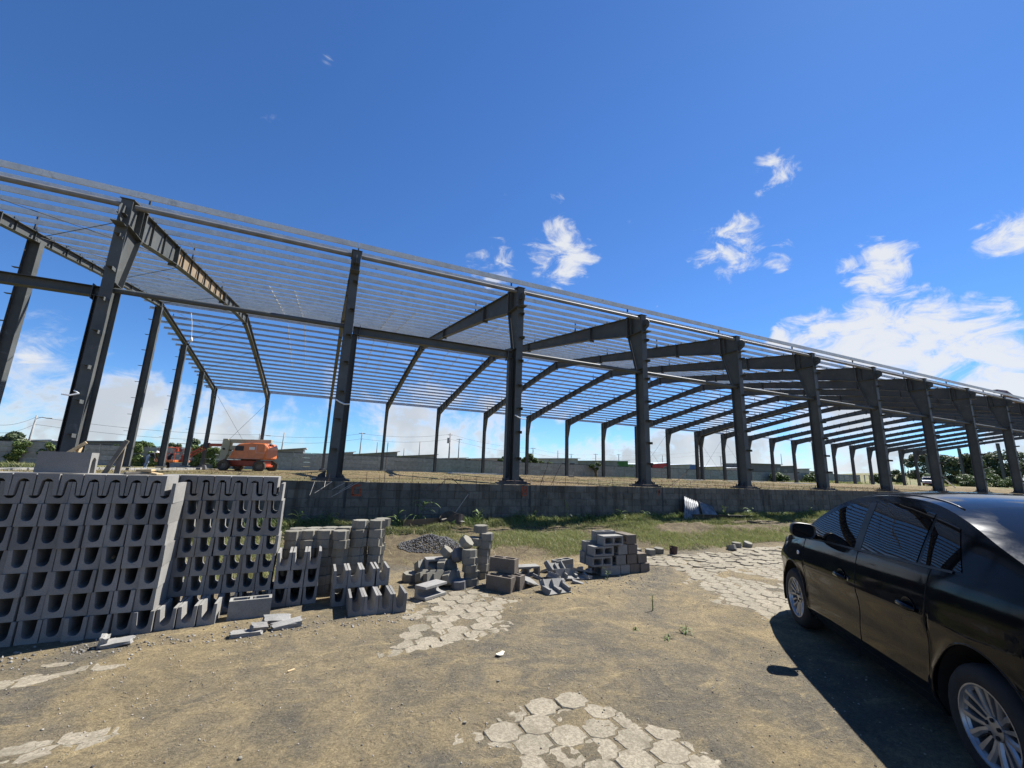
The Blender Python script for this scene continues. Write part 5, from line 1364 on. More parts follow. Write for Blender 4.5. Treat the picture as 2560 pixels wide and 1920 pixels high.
runs = [('a', 'b', 'left edge pole to the street lamp pole'), ('b', 'd', 'street lamp pole to the lamp above the lift'), ('d', 'f', 'lamp above the lift to the cross-arm pole'), ('f', 'i', 'cross-arm pole to the transformer pole'),
        ('i', 'l', 'transformer pole to the pole past the third column'), ('l', 'o', 'pole past the third column to the one by the green house'), ('o', 'r', 'pole by the green house to the double far column'), ('r', 't', 'double far column to the dark building')]
for a, b, lb in runs:
    wire(tops[a], tops[b], 0.5, 'upper wire from ' + lb, -0.15)
    wire(tops[a], tops[b], 0.55, 'lower wire from ' + lb, -0.95)

# ------------------------------------------------------------------ vegetation
def leaves_mesh(name, centers, radii, n_per, size, mat, flat=0.6, seed=1, aspect=0.5, shell=0.5):
    g = np.random.default_rng(seed); C = np.repeat(np.asarray(centers, float), n_per, 0); Rr = np.repeat(np.asarray(radii, float), n_per, 0)
    n = len(C); v = g.normal(size=(n, 3)); v /= np.linalg.norm(v, axis=1, keepdims=True)
    rad = shell + (1 - shell) * g.random(n) ** 0.6
    P = C + v * (Rr * rad[:, None])
    nrm = v + g.normal(0, 0.7, (n, 3)); nrm[:, 2] += flat; nrm /= np.linalg.norm(nrm, axis=1, keepdims=True)
    t = np.cross(nrm, g.normal(size=(n, 3))); t /= np.linalg.norm(t, axis=1, keepdims=True) + 1e-9; b = np.cross(nrm, t)
    s = (size * g.uniform(0.6, 1.4, n))[:, None]
    V = np.stack([P - t * s, P + b * s * aspect - nrm * s * 0.15, P + t * s, P - b * s * aspect - nrm * s * 0.15], 1).reshape(-1, 3)
    F = np.arange(n * 4).reshape(n, 4)
    return mesh_np(name, V, F, mat)
def tree(x, y, z, h, w, label, mat='leaf_mid', n=900, seed=1, leaf=0.16, name='tree', cat='tree', clumps=16, trunk=0.3, crown_lo=0.3):
    g = np.random.default_rng(seed); e = empty(name, (x, y, z), 0, label, cat)
    cs = []; rs = []
    for k in range(clumps):
        u = g.random(); hz = crown_lo * h + (1 - crown_lo) * h * (0.12 + 0.80 * u)
        wr = w * 0.5 * (math.sin(math.pi * min(0.95, 0.15 + 0.75 * u)) ** 0.7); a = g.uniform(0, 6.28); q = wr * math.sqrt(g.random()) * 0.85
        cs.append((q * math.cos(a), q * math.sin(a), hz)); r = w * g.uniform(0.11, 0.22); rs.append((r, r, r * 0.72))
    tb = MB(); tb.tube([(0, 0, -0.3), (0.05 * h * g.normal(0, 0.3), 0, h * 0.3), (0.03 * h, 0.02, h * 0.55)], [trunk, trunk * 0.75, trunk * 0.4], 8)
    for c in cs[:8]:
        m = (c[0] * 0.35, c[1] * 0.35, c[2] * 0.62); tb.tube([(0.0, 0, h * 0.25), m, c], [trunk * 0.4, trunk * 0.25, trunk * 0.08], 5)
    tb.build('trunk', M['bark'], e, smooth=True)
    inst('crown', leaves_mesh('crown', cs, rs, n, leaf, M[mat], 0.5, seed), (0, 0, 0), (0, 0, 0), e)
    return e
tree(197, 79, 1.5, 11.0, 12.0, 'tall dark tree behind the white off-roader, with open branches', 'leaf_dark', 320, 3, 0.36, clumps=22, crown_lo=0.12)
tree(193, 68, 1.5, 10.0, 15.0, 'broad dark tree right of the white off-roader', 'leaf_dark', 380, 5, 0.38, clumps=26, crown_lo=0.05)
tree(222, 67, 2.0, 11.8, 17.0, 'broad dark tree at the right edge behind the last columns', 'leaf_dark', 380, 8, 0.40, clumps=26, crown_lo=0.08)
tree(240, 62, 2.0, 11.0, 15.0, 'dark tree furthest right behind the last column', 'leaf_dark', 300, 9, 0.40, clumps=22, crown_lo=0.08)
tree(212, 75, 1.5, 5.0, 9.0, 'low bushy tree between the two broad dark trees', 'leaf_mid', 260, 10, 0.35, clumps=14, crown_lo=0.05)
tree(158, 70, 1.2, 4.5, 5.0, 'small tree beside the far bare posts', 'leaf_dark', 240, 12, 0.25, clumps=10, crown_lo=0.1)
tree(-29.9, 62, 0.6, 3.2, 3.4, 'wind-blown dark tree over the fence at far left', 'leaf_dark', 420, 13, 0.15, clumps=16, crown_lo=0.25)
tree(-34.5, 63, 0.6, 2.6, 4.0, 'low dark tree at the far left edge over the fence', 'leaf_dark', 300, 14, 0.15, clumps=14, crown_lo=0.2)
tree(-24.6, 61.5, 0.6, 2.5, 2.6, 'green bush over the fence right of the first column', 'leaf_mid', 380, 15, 0.12, clumps=12, crown_lo=0.2)
tree(-20.9, 61.5, 0.6, 2.4, 2.2, 'green bush over the fence right of the grey shed', 'leaf_mid', 380, 16, 0.12, clumps=12, crown_lo=0.2)
tree(-19.0, 62.5, 0.6, 3.0, 3.6, 'large green bush behind the lift basket', 'leaf_mid', 500, 17, 0.13, clumps=18, crown_lo=0.15)
tree(-15.7, 62, 0.6, 2.9, 2.0, 'dark green bush behind the lift jib', 'leaf_dark', 400, 18, 0.12, clumps=12, crown_lo=0.2)
tree(-13.2, 61.5, 0.6, 3.6, 2.6, 'dark papaya-like tree behind the lift jib elbow', 'leaf_dark', 420, 19, 0.16, clumps=12, crown_lo=0.45)
tree(25.7, 60.5, 0.6, 3.2, 1.8, 'small tree rising over the fence left of the third column', 'leaf_mid', 420, 20, 0.12, clumps=10, crown_lo=0.35)
tree(30.4, 60.5, 0.6, 3.6, 2.8, 'small tree rising over the fence right of the third column', 'leaf_mid', 480, 21, 0.13, clumps=14, crown_lo=0.35)
tree(33.0, 60.5, 0.6, 2.8, 3.0, 'low bush over the fence right of the small tree', 'leaf_mid', 400, 22, 0.12, clumps=12, crown_lo=0.35)
tree(9.6, 60.5, 0.6, 2.5, 2.0, 'little bush over the fence beside a sloped roof', 'leaf_dark', 300, 23, 0.12, clumps=8, crown_lo=0.4)
tree(40.6, 57.2, 0.7, 2.6, 2.0, 'vine hanging over the fence right of the third column', 'leaf_mid', 260, 24, 0.12, clumps=8, crown_lo=0.55, name='vine', cat='plant')
for k, (x, y, h, w, lb) in enumerate([(128, 50, 2.4, 5.0, 'low scrub bush behind the off-roader, left'), (136, 47, 2.2, 5.0, 'low scrub bush right of the off-roader'), (146, 50, 2.8, 6.0, 'scrub bush below the first bare post'), (155, 46, 2.4, 6.0, 'scrub bush between the two bare posts'),
        (166, 52, 3.4, 7.0, 'large scrub bush below the right broad tree'), (150, 39, 1.8, 5.0, 'low scrub in front of the second bare post'), (172, 45, 2.6, 7.0, 'scrub bush at the right edge behind the last column'), (120, 56, 2.6, 4.0, 'small bush at the right end of the far fence'), (95, 56.5, 2.0, 5.0, 'yellow-green bush before the fence by the fifth column'), (84, 56.5, 1.6, 4.0, 'rounded bush before the fence right of the double column')]):
    tree(x, y, 1.0 + 0.3 * (x > 100), h, w, lb, 'leaf_mid', 190, 60 + k, 0.20, name='bush', cat='bush', clumps=12, trunk=0.08, crown_lo=0.0)
def vine(x, w, h, label, seed, mat='leaf_weed'):
    g = np.random.default_rng(seed); z0 = fz(x); e = empty('vine', (x, FY - 0.35, z0), 0, label, 'plant')
    cs = [(g.normal(0, w * 0.25), g.normal(0, 0.12), g.uniform(0.1, h) ) for _ in range(12)]
    MB().tube([(0, 0.1, 0), (0.1, 0.15, h * 0.5), (-0.05, 0.2, h * 0.95)], [0.04, 0.03, 0.015], 5).build('stem', M['bark'], e)
    inst('foliage', leaves_mesh('foliage', cs, [(w * 0.28, 0.18, 0.30)] * 12, 110, 0.12, M[mat], 0.2, seed), (0, 0, 0), (0, 0, 0), e)
vine(-26.8, 1.6, 1.9, 'weedy vine on the fence at the far left', 31); vine(-25.0, 1.0, 1.9, 'weedy vine on the fence left of the first column', 32); vine(-18.0, 1.8, 2.3, 'tall vine on the fence left of the lift basket', 33)
vine(-12.5, 1.8, 2.4, 'vine on the fence just left of the cream boom', 34); vine(-10.9, 1.6, 2.1, 'vine on the fence behind the cream boom', 35); vine(-16.2, 1.3, 1.5, 'low vine on the fence behind the lift basket', 36)

# far hills
def hill(name, x0, x1, y, h, label):
    mb = MB(); n = 40
    def f(u, v):
        x = x0 + (x1 - x0) * u; return (x, y + v * 900, h * math.sin(math.pi * u) ** 1.2 * (0.75 + 0.25 * math.sin(9 * u + 2)) * math.sin(math.pi * (0.02 + 0.98 * v)) ** 0.8 - 8)
    mb.grid(f, n, 8); o = mb.build(name, M['field'], smooth=True); return tag(o, label, kind='structure')
hill('hills', 1500, 3300, 700, 62, 'faint low hills beyond the right-hand trees')

# blades of grass and weeds
def blades(name, X, Y, Z, H, Wd, lean, mat, seed):
    g = np.random.default_rng(seed); n = len(X); a = g.uniform(0, 2 * np.pi, n); dx, dy = np.cos(a), np.sin(a)
    ln = lean * g.uniform(0.2, 1.3, n) * H; la = np.where(g.random(n) < 0.55, math.pi * 0.95 + g.normal(0, 0.7, n), g.uniform(0, 2 * np.pi, n)); lx, ly = np.cos(la) * ln, np.sin(la) * ln
    p = lambda t, s: np.stack([X + lx * t * t + dx * Wd * s, Y + ly * t * t + dy * Wd * s, Z + H * (t - 0.35 * lean * t * t)], -1)
    V = np.stack([p(0, -1), p(0, 1), p(0.55, 0.8), p(0.55, -0.8), p(1.0, 0.08), p(1.0, -0.08)], 1).reshape(-1, 3)
    i = np.arange(n)[:, None] * 6
    F = np.concatenate([i + np.array([[0, 1, 2, 3]]), i + np.array([[3, 2, 4, 5]])], 0)
    return link(bpy.data.objects.new(name, mesh_np(name, V, F, mat)))
g = np.random.default_rng(5)
n = 300000
X = g.uniform(-2.5, 24, n); Y = 7.25 + 3.95 * g.random(n) ** 0.8
den = fbm(X * 0.75, Y * 1.1, 4) + 0.25 * sstep(9.8, 11.1, Y) + 0.10 * np.exp(-((Y - 8.6) / 0.7) ** 2) - 0.35 * np.exp(-(((X - 2.25) / 0.8) ** 2 + ((Y - 8.85) / 0.6) ** 2)) - 0.18 * np.exp(-(((X - 10.5) / 2.2) ** 2 + ((Y - 9.3) / 0.45) ** 2))
keep = (den + g.normal(0, 0.06, n) > 0.49) & (sdist(PATCH['right'], X, Y) < -0.15) & (Y > 7.55 + 0.25 * np.sin(X * 1.3) - 0.3 * (X < 2))
X, Y = X[keep], Y[keep]; dk = den[keep]
H = g.uniform(0.05, 0.17, len(X)) * (0.6 + 1.5 * np.clip(dk - 0.5, 0, 0.6)) * (1 + 0.5 * sstep(10.4, 11.1, Y))
tag(blades('grass', X, Y, yard_z(X, Y) - 0.005, H, g.uniform(0.0022, 0.0048, len(X)), 0.8, M['grass'], 6), 'patchy wind-combed grass on the strip before the wall', 'grass', kind='stuff')
print('grass blades', len(X))
n = 60000
X = g.uniform(-8.5, 40, n); Y = 11.6 + 34 * g.random(n) ** 1.3; den = fbm(X * 0.25, Y * 0.35, 4)
k_ = den > 0.45; X, Y = X[k_], Y[k_]
tag(blades('dry_grass', X, Y, floor_z(X, Y) - 0.01, g.uniform(0.04, 0.11, len(X)), g.uniform(0.004, 0.009, len(X)), 0.9, M['drygrass'], 7), 'sparse dry grass on the raised building floor', 'grass', kind='stuff')
n = 26000
X = g.uniform(-22, -9.1, n); Y = g.uniform(15, 34, n)
tag(blades('tall_grass', X, Y, far_z(X, Y) - 0.02, g.uniform(0.15, 0.55, n), g.uniform(0.008, 0.016, n), 0.6, M['grass'], 8), 'tall green grass left of the end wall kerb', 'grass', kind='stuff')
n = 16000
X = g.uniform(42, 150, n); Y = 48 + 9.5 * g.random(n); k_ = (fbm(X * 0.12, Y * 0.3, 3) > 0.45); X, Y = X[k_], Y[k_]
tag(blades('field_grass', X, Y, far_z(X, Y) - 0.02, g.uniform(0.2, 0.8, len(X)), g.uniform(0.02, 0.04, len(X)), 0.6, M['grass'], 9), 'rough grass in front of the far fence', 'grass', kind='stuff')

n = 5200
X = g.uniform(-1.5, 23, n); Y = 11.12 - np.abs(g.normal(0, 0.32, n)); k_ = (fbm(X * 1.1, Y * 0.8, 3) > 0.40); X, Y = X[k_], Y[k_]
tag(blades('wall_weeds', X, Y, yard_z(X, Y) - 0.01, g.uniform(0.10, 0.34, len(X)) * (0.5 + fbm(X * 1.6, Y, 3)), g.uniform(0.005, 0.013, len(X)), 0.75, M['leaf_weed'], 10), 'ragged weeds along the foot of the block wall', 'weeds', kind='stuff')
n = 2600
X = g.uniform(-1.5, 23, n); Y = g.uniform(7.8, 10.8, n); k_ = (fbm(X * 1.4 + 9, Y * 1.4, 3) > 0.50); X, Y = X[k_], Y[k_]
tag(blades('straw', X, Y, yard_z(X, Y) - 0.005, g.uniform(0.10, 0.26, len(X)), g.uniform(0.003, 0.006, len(X)), 1.1, M['drygrass'], 11), 'dry straw stalks among the yard grass', 'grass', kind='stuff')
def weed(x, y, h, nl, label, seed, spread=0.6, lw=0.018, mat='leaf_weed', lean=0.0):
    """broad grassy plant with arching strap leaves"""
    g2 = random.Random(seed); z = float(yard_z(np.array([x]), np.array([y]))[0]); e = empty('weed', (x, y, z - 0.01), 0, label, 'plant')
    MB().tube([(0, 0, 0), (lean * h * 0.5, 0, h * 0.5), (lean * h, 0, h * 0.85)], [0.008, 0.006, 0.003], 5).build('stem', M[mat], e)
    for k in range(nl):
        a = g2.uniform(0, 6.28); L = h * g2.uniform(0.45, 0.95); z0 = h * g2.uniform(0.05, 0.75); sp = spread * g2.uniform(0.6, 1.2); x0 = lean * z0; mb = MB()
        def f(u, v):
            r = L * sp * u; zz = z0 + L * (0.75 * u - 0.85 * u * u * sp); w = lw * math.sin(math.pi * (0.08 + 0.9 * u)) * (2 * v - 1)
            return (x0 + r * math.cos(a) - w * math.sin(a), r * math.sin(a) + w * math.cos(a), zz + 0.25 * abs(w))
        mb.grid(f, 7, 2); mb.build('leaf', M[mat], e, smooth=True)
W_ = [(2.35, 10.75, 0.85, 14, 'tall arching corn-like weed behind the neat paver stack', 0.8, 0.02, 0.25), (1.9, 10.9, 0.55, 12, 'leafy weed at the wall left of the arching weed', 0.7, 0.02, 0.0), (0.4, 10.8, 0.5, 12, 'wind-bent weed at the wall behind the back stack', 0.9, 0.014, -0.3),
      (-0.2, 10.6, 0.5, 12, 'wind-bent weed at the wall nearest the tall stack', 0.9, 0.014, -0.3), (4.0, 10.9, 0.45, 10, 'dark leafy weed at the wall right of the broken drum', 0.6, 0.025, 0.0), (5.1, 10.9, 0.40, 10, 'weed at the wall just left of the third column', 0.7, 0.02, 0.1),
      (5.6, 10.8, 0.40, 10, 'weed at the wall under the third column', 0.7, 0.018, 0.0), (6.5, 10.6, 0.75, 4, 'single thin stalk with a hooked tip by the wall', 0.5, 0.012, 0.1), (7.4, 10.9, 0.35, 10, 'low weed at the wall right of the hooked stalk', 0.8, 0.016, 0.0), (8.6, 10.9, 0.45, 11, 'dark weed at the wall midway between third and fourth columns', 0.8, 0.018, 0.1),
      (9.6, 10.9, 0.35, 9, 'low weed at the wall left of the leaning sheets', 0.8, 0.016, 0.0), (12.95, 10.75, 0.55, 12, 'leafy weed growing right of the corrugated sheets', 0.7, 0.025, 0.0), (14.1, 10.7, 0.5, 14, 'arching weed over the steel joist end', 0.9, 0.022, 0.2), (15.2, 10.2, 0.4, 12, 'drooping weed past the steel joist', 0.9, 0.02, -0.2), (17.5, 10.6, 0.5, 10, 'weed at the wall left of the car roof', 0.7, 0.02, 0.0),
      (19.2, 10.6, 0.45, 10, 'weed at the wall behind the car roof', 0.7, 0.02, 0.0), (3.77, 3.70, 0.10, 16, 'bright low grass tuft in the yard left of the car', 1.6, 0.006, 0.0), (3.46, 3.64, 0.07, 12, 'small low grass tuft left of the bright one', 1.6, 0.005, 0.0), (3.95, 4.40, 0.22, 5, 'thin lone seedling standing in the yard', 0.4, 0.004, 0.0), (4.35, 5.85, 0.18, 8, 'grass sprig at the foot of the block pyramid', 0.8, 0.005, 0.1), (3.3, 3.95, 0.05, 9, 'tiny weed tuft near the middle of the yard', 1.6, 0.005, 0.0)]
for k, (x, y, h, nl, lb, sp, lw, le) in enumerate(W_): weed(x, y, h * (0.9 if y > 8 else 1.0), nl + (4 if y > 8 else 0), lb, 100 + k, sp, lw, 'leaf_weed', le)

# ------------------------------------------------------------------ orange articulated boom lift
M['orange'] = plain('orange_machine_paint', (0.58, 0.150, 0.035), 0.42, var=0.15, sc=3, coat=0.3)
M['dkorange'] = plain('deep_orange_machine_paint', (0.36, 0.055, 0.018), 0.5, var=0.25, sc=4)
M['cream'] = plain('cream_machine_paint', (0.36, 0.33, 0.22), 0.5, var=0.12, sc=3)
M['white'] = plain('white_paint', (0.70, 0.70, 0.68), 0.5, var=0.06)
LZ = 0.90
lift_o = empty('boom_lift', (-5.1, 39.2, LZ), math.radians(-20), 'orange articulated boom lift with cream boom parked inside the building', 'boom lift')
def wheel(parent, x, y, r, w, steer=0.0):
    e = empty('wheel', (x, y, r), 0); e.parent = parent; e.rotation_euler = (0, 0, steer)
    t = MB(); t.lathe([(r * 0.55, -w / 2), (r * 0.9, -w / 2 - 0.01), (r, -w * 0.36), (r, w * 0.36), (r * 0.9, w / 2 + 0.01), (r * 0.55, w / 2)], 24, lambda a, b, c: (a, c, b))
    for k in range(18):
        a = 2 * math.pi * k / 18
        for s in (-1, 1): t.beam((r * math.cos(a), 0.01 * s, r * math.sin(a)), (r * math.cos(a + 0.16), s * w * 0.45, r * math.sin(a + 0.16)), 0.035, 0.03, (math.cos(a), 0, math.sin(a)))
    t.build('tyre', M['dusty_tyre'], e, smooth=True, autos=40)
    rm_ = MB(); rm_.lathe([(r * 0.56, -w * 0.40), (r * 0.50, -w * 0.42), (r * 0.45, -w * 0.2), (r * 0.18, -w * 0.22), (r * 0.16, -w * 0.36), (0.001, -w * 0.36)], 20, lambda a, b, c: (a, c, b)); rm_.build('rim', M['dusty_rim'], e, smooth=True, autos=40)
M['dusty_rim'] = plain('dusty_wheel_rim', (0.16, 0.14, 0.12), 0.7, var=0.3)
M['dusty_tyre'] = plain('dusty_tyre_rubber', (0.075, 0.06, 0.045), 0.95, var=0.35, sc=7)
for x in (-1.25, 1.35):
    for y in (-1.0, 1.05): wheel(lift_o, x, y, 0.42, 0.36, 0.35 if x > 0 else 0.0)
MB().box2((-1.35, -0.62, 0.38), (1.45, 0.66, 0.82)).build('chassis', M['dkorange'], lift_o, bevel=0.05)
for x in (-1.25, 1.35): MB().box2((x - 0.14, -0.85, 0.34), (x + 0.14, 0.9, 0.50)).build('axle', M['dkorange'], lift_o, bevel=0.02)
MB().tube([(0, 0, 0.82), (0, 0, 0.95)], 0.55, 20).build('turntable_ring', M['blacktrim'], lift_o)
hood = [(-1.05, 0.92), (1.60, 0.92), (1.66, 1.30), (1.62, 2.06), (1.45, 2.16), (0.55, 2.18), (-0.35, 2.08), (-0.62, 1.90), (-0.85, 1.40)]
for s in (-1, 1):
    mb = MB(); mb.extrude(hood, lambda a, b, d, s=s: (a, s * d, b), 0.28, 0.98); h_ = mb.build('engine_hood', M['orange'], lift_o, bevel=0.07)
    MB().box((-0.30, s * 0.985, 1.72), (0.62, 0.02, 0.36)).build('vent', M['blacktrim'], h_)
    MB().box((0.62, s * 0.985, 1.74), (0.42, 0.012, 0.20)).build('decal', M['white'], h_)
    mb = MB()
    for a, b in (((0.95, 1.42), (0.95, 2.02)), ((0.95, 1.42), (1.62, 1.42)), ((-0.95, 0.965), (1.30, 0.965))): mb.beam((a[0], s * 0.985, a[1]), (b[0], s * 0.985, b[1]), 0.012, 0.03, (0, 1, 0) if a[0] != b[0] else (0, 1, 0))
    mb.build('stripe', M['white'], h_)
MB().box2((1.40, -0.9, 0.95), (1.72, 0.9, 1.95)).build('counterweight', M['orange'], lift_o, bevel=0.08)
MB().tube([(1.66, -0.5, 2.06), (1.78, -0.5, 2.06)], 0.08, 10).build('beacon', M['blacktrim'], lift_o)
# cream tower and main boom
boom = MB(); boom.beam((-1.95, -0.02, 2.28), (1.55, 0.02, 2.34), 0.26, 0.30); boom.build('main_boom', M['cream'], lift_o, bevel=0.02)
MB().beam((-1.7, 0, 1.78), (0.6, 0, 1.72), 0.30, 0.34).build('upper_arm', M['cream'], lift_o, bevel=0.02)
MB().beam((-1.7, 0, 1.36), (0.6, 0, 1.25), 0.30, 0.28).build('lower_arm', M['cream'], lift_o, bevel=0.02)
up_ = MB()
for s in (-1, 1): up_.extrude([(-2.12, 0.75), (-1.85, 0.65), (-1.55, 1.3), (-1.50, 2.2), (-1.72, 2.45), (-2.05, 2.45), (-2.12, 1.6)], lambda a, b, d, s=s: (a, s * d, b), 0.17, 0.21)
up_.build('upright', M['cream'], lift_o)
MB().tube([(-1.5, 0.0, 1.55), (-0.7, 0.0, 2.05)], 0.06, 8).build('lift_cylinder', M['blacktrim'], lift_o, smooth=True)
MB().tube([(-1.9, -0.24, 1.66), (-1.9, 0.24, 1.66)], 0.09, 12).build('pivot_pin', M['blacktrim'], lift_o)
# jib to the left, bent down to the basket
MB().beam((-2.0, 0, 1.95), (-3.2, 0, 1.93), 0.18, 0.22).build('fly_boom', M['dkorange'], lift_o, bevel=0.015)
MB().box((-3.35, 0, 1.88), (0.42, 0.30, 0.42)).build('boom_elbow', M['blacktrim'], lift_o, bevel=0.04)
for z in (0.0, -0.26): MB().beam((-3.4, 0, 1.90 + z), (-4.75, 0, 1.02 + z), 0.14, 0.11).build('jib', M['dkorange'], lift_o, bevel=0.01)
MB().box((-4.85, 0, 0.80), (0.22, 0.5, 0.5)).build('basket_bracket', M['dkorange'], lift_o, bevel=0.02)
bk = empty('basket', (-5.6, 0, 0.52), 0); bk.parent = lift_o
MB().box((0, 0, 0.07), (1.25, 1.9, 0.17)).build('floor_tray', M['orange'], bk, bevel=0.02)
cor = [(-0.6, -0.92), (0.6, -0.92), (0.6, 0.92), (-0.6, 0.92)]
for z in (0.62, 1.12):
    MB().tube([(x, y, z) for x, y in cor] + [(cor[0][0], cor[0][1], z)], 0.017, 6).build('rail', M['dkorange'], bk)
for (x, y) in cor + [(0, -0.92), (0, 0.92), (-0.6, 0), (-0.6, 0.45), (-0.6, -0.45)]: MB().tube([(x, y, 0.1), (x, y, 1.12)], 0.015, 6).build('rail_post', M['dkorange'], bk)
MB().box((0.42, -0.3, 0.92), (0.25, 0.55, 0.28)).build('control_box', M['dkorange'], bk, bevel=0.03)
MB().tube([(0.6, -0.9, 1.12), (0.6, -0.85, 1.42), (0.6, 0.85, 1.42), (0.6, 0.9, 1.12)], 0.022, 6).build('head_guard', M['blacktrim'], bk)

# ------------------------------------------------------------------ two workers beside the basket
def person(x, y, z, rz, joints, edges, radii, zones, label, scale=1.0):
    e = empty('person', (x, y, z), rz, label, 'person')
    me = bpy.data.meshes.new('body'); me.from_pydata([tuple(c * scale for c in j) for j in joints], edges, [])
    o = link(bpy.data.objects.new('body', me), e)
    md = o.modifiers.new('skin', 'SKIN'); sv = me.skin_vertices[0].data
    for i, r in enumerate(radii): sv[i].radius = (r * scale, r * scale)
    sv[0].use_root = True
    sb = o.modifiers.new('sub', 'SUBSURF'); sb.levels = 2; sb.render_levels = 2
    dg = bpy.context.evaluated_depsgraph_get(); m2 = bpy.data.meshes.new_from_object(o.evaluated_get(dg)); o.modifiers.clear(); o.data = m2; m2.name = 'body'
    J = np.array(joints) * scale
    for m in zones[0]: m2.materials.append(m)
    zone = zones[1]
    for p in m2.polygons:
        c = np.array(p.center); p.material_index = zone[int(np.argmin(((J - c) ** 2).sum(1)))]; p.use_smooth = True
    return e
skin_m = plain('brown_skin', (0.22, 0.12, 0.075), 0.6, var=0.1); navy = plain('dark_navy_shirt', (0.02, 0.024, 0.03), 0.9, var=0.3); jeans = plain('pale_jeans', (0.30, 0.36, 0.44), 0.9, var=0.2); blk = plain('black_clothes', (0.015, 0.015, 0.017), 0.9, var=0.3)
cap_m = plain('white_cloth', (0.75, 0.75, 0.74), 0.85, var=0.05)
# pelvis, spine, chest, neck, head, [hip knee ankle toe] x2, [shoulder elbow wrist hand] x2
def bent(fwd):
    J = [(0, 0, 0.92), (0.16 * fwd, 0, 1.06), (0.36 * fwd, 0, 1.15), (0.50 * fwd, 0, 1.19), (0.60 * fwd, 0, 1.20),
         (0, 0.10, 0.88), (0.08, 0.12, 0.50), (-0.02, 0.13, 0.08), (0.13, 0.14, 0.03), (0, -0.10, 0.88), (-0.04, -0.12, 0.48), (-0.16, -0.13, 0.08), (0.0, -0.14, 0.03),
         (0.36 * fwd, 0.19, 1.12), (0.46 * fwd, 0.25, 0.84), (0.58 * fwd, 0.20, 0.62), (0.62 * fwd, 0.19, 0.53), (0.36 * fwd, -0.19, 1.12), (0.46 * fwd, -0.24, 0.86), (0.60 * fwd, -0.16, 0.68), (0.65 * fwd, -0.15, 0.60)]
    E = [(0, 1), (1, 2), (2, 3), (3, 4), (0, 5), (5, 6), (6, 7), (7, 8), (0, 9), (9, 10), (10, 11), (11, 12), (2, 13), (13, 14), (14, 15), (15, 16), (2, 17), (17, 18), (18, 19), (19, 20)]
    R = [0.15, 0.15, 0.16, 0.06, 0.105, 0.10, 0.075, 0.05, 0.045, 0.10, 0.075, 0.05, 0.045, 0.07, 0.05, 0.038, 0.035, 0.07, 0.05, 0.038, 0.035]
    Z = [1, 0, 0, 2, 2, 1, 1, 1, 3, 1, 1, 1, 3, 0, 0, 2, 2, 0, 0, 2, 2]
    return J, E, R, Z
J, E_, R_, Z_ = bent(0.8)
pa = person(-11.95, 41.0, 0.86, math.radians(25), J, E_, R_, ([navy, jeans, skin_m, blk], Z_), 'worker bending left of the lift basket in a dark shirt, pale jeans and white cap')
mb = MB(); mb.lathe([(0.001, 0.13), (0.07, 0.11), (0.115, 0.04), (0.12, 0.0), (0.15, -0.01)], 14, lambda x, y, z: (0.50 + x, y, 1.24 + z)); mb.build('cap', cap_m, pa, smooth=True)
J, E_, R_, Z_ = bent(-0.25)
pbn = person(-10.55, 40.6, 0.80, math.radians(200), J, E_, R_, ([blk, blk, skin_m, blk], Z_), 'worker in dark clothes leaning at the lift basket, beside the jib', 0.95)
mb = MB(); mb.lathe([(0.001, 0.12), (0.07, 0.10), (0.11, 0.03), (0.115, -0.05)], 14, lambda x, y, z: (-0.14 + x, y, 1.15 + z)); mb.build('hair', blk, pbn, smooth=True)

# ------------------------------------------------------------------ white off-roader far right
suv = empty('off_roader', (116.9, 46.5, 1.30), math.radians(200), 'white boxy off-roader with roof rack parked far right behind the columns', 'car')
mb = MB(); side_p = [(-2.0, 0.45), (2.05, 0.45), (2.08, 0.95), (1.95, 1.08), (0.75, 1.16), (0.42, 1.75), (-1.85, 1.78), (-2.02, 1.12)]
mb.extrude(side_p, lambda a, b, d: (a, d, b), -0.86, 0.86); mb.build('body', M['white'], suv, bevel=0.06)
for s in (-1, 1):
    MB().extrude([(0.30, 1.2), (0.08, 1.66), (-0.55, 1.66), (-0.55, 1.2)], lambda a, b, d, s=s: (a, s * d, b), 0.862, 0.872).build('window', M['glassdark'], suv)
    MB().extrude([(-0.62, 1.2), (-0.62, 1.66), (-1.7, 1.66), (-1.78, 1.2)], lambda a, b, d, s=s: (a, s * d, b), 0.862, 0.872).build('window', M['glassdark'], suv)
    for x in (-1.3, 1.35): wheel(suv, x, s * 0.76, 0.37, 0.22)
    MB().box((2.09, s * 0.62, 0.86), (0.03, 0.2, 0.16)).build('headlight', M['lampglass'], suv)
MB().add([(0.79, -0.76, 1.20), (0.79, 0.76, 1.20), (0.47, 0.70, 1.72), (0.47, -0.70, 1.72)], [(0, 1, 2, 3)]).build('windscreen', M['glassdark'], suv)
MB().box((2.10, 0, 0.80), (0.02, 0.9, 0.2)).build('grille', M['blacktrim'], suv)
MB().box((2.12, 0, 0.48), (0.12, 1.7, 0.2)).build('bumper', plain('faded_red_bumper', (0.22, 0.05, 0.04), 0.7), suv, bevel=0.03)
rk = MB()
for y in (-0.6, -0.2, 0.2, 0.6): rk.tube([(-1.5, y, 1.95), (0.2, y, 1.95)], 0.03, 6)
for x in (-1.5, -0.6, 0.2): rk.tube([(x, -0.7, 1.92), (x, 0.7, 1.92)], 0.03, 6)
rk.build('roof_rack', M['white'], suv)

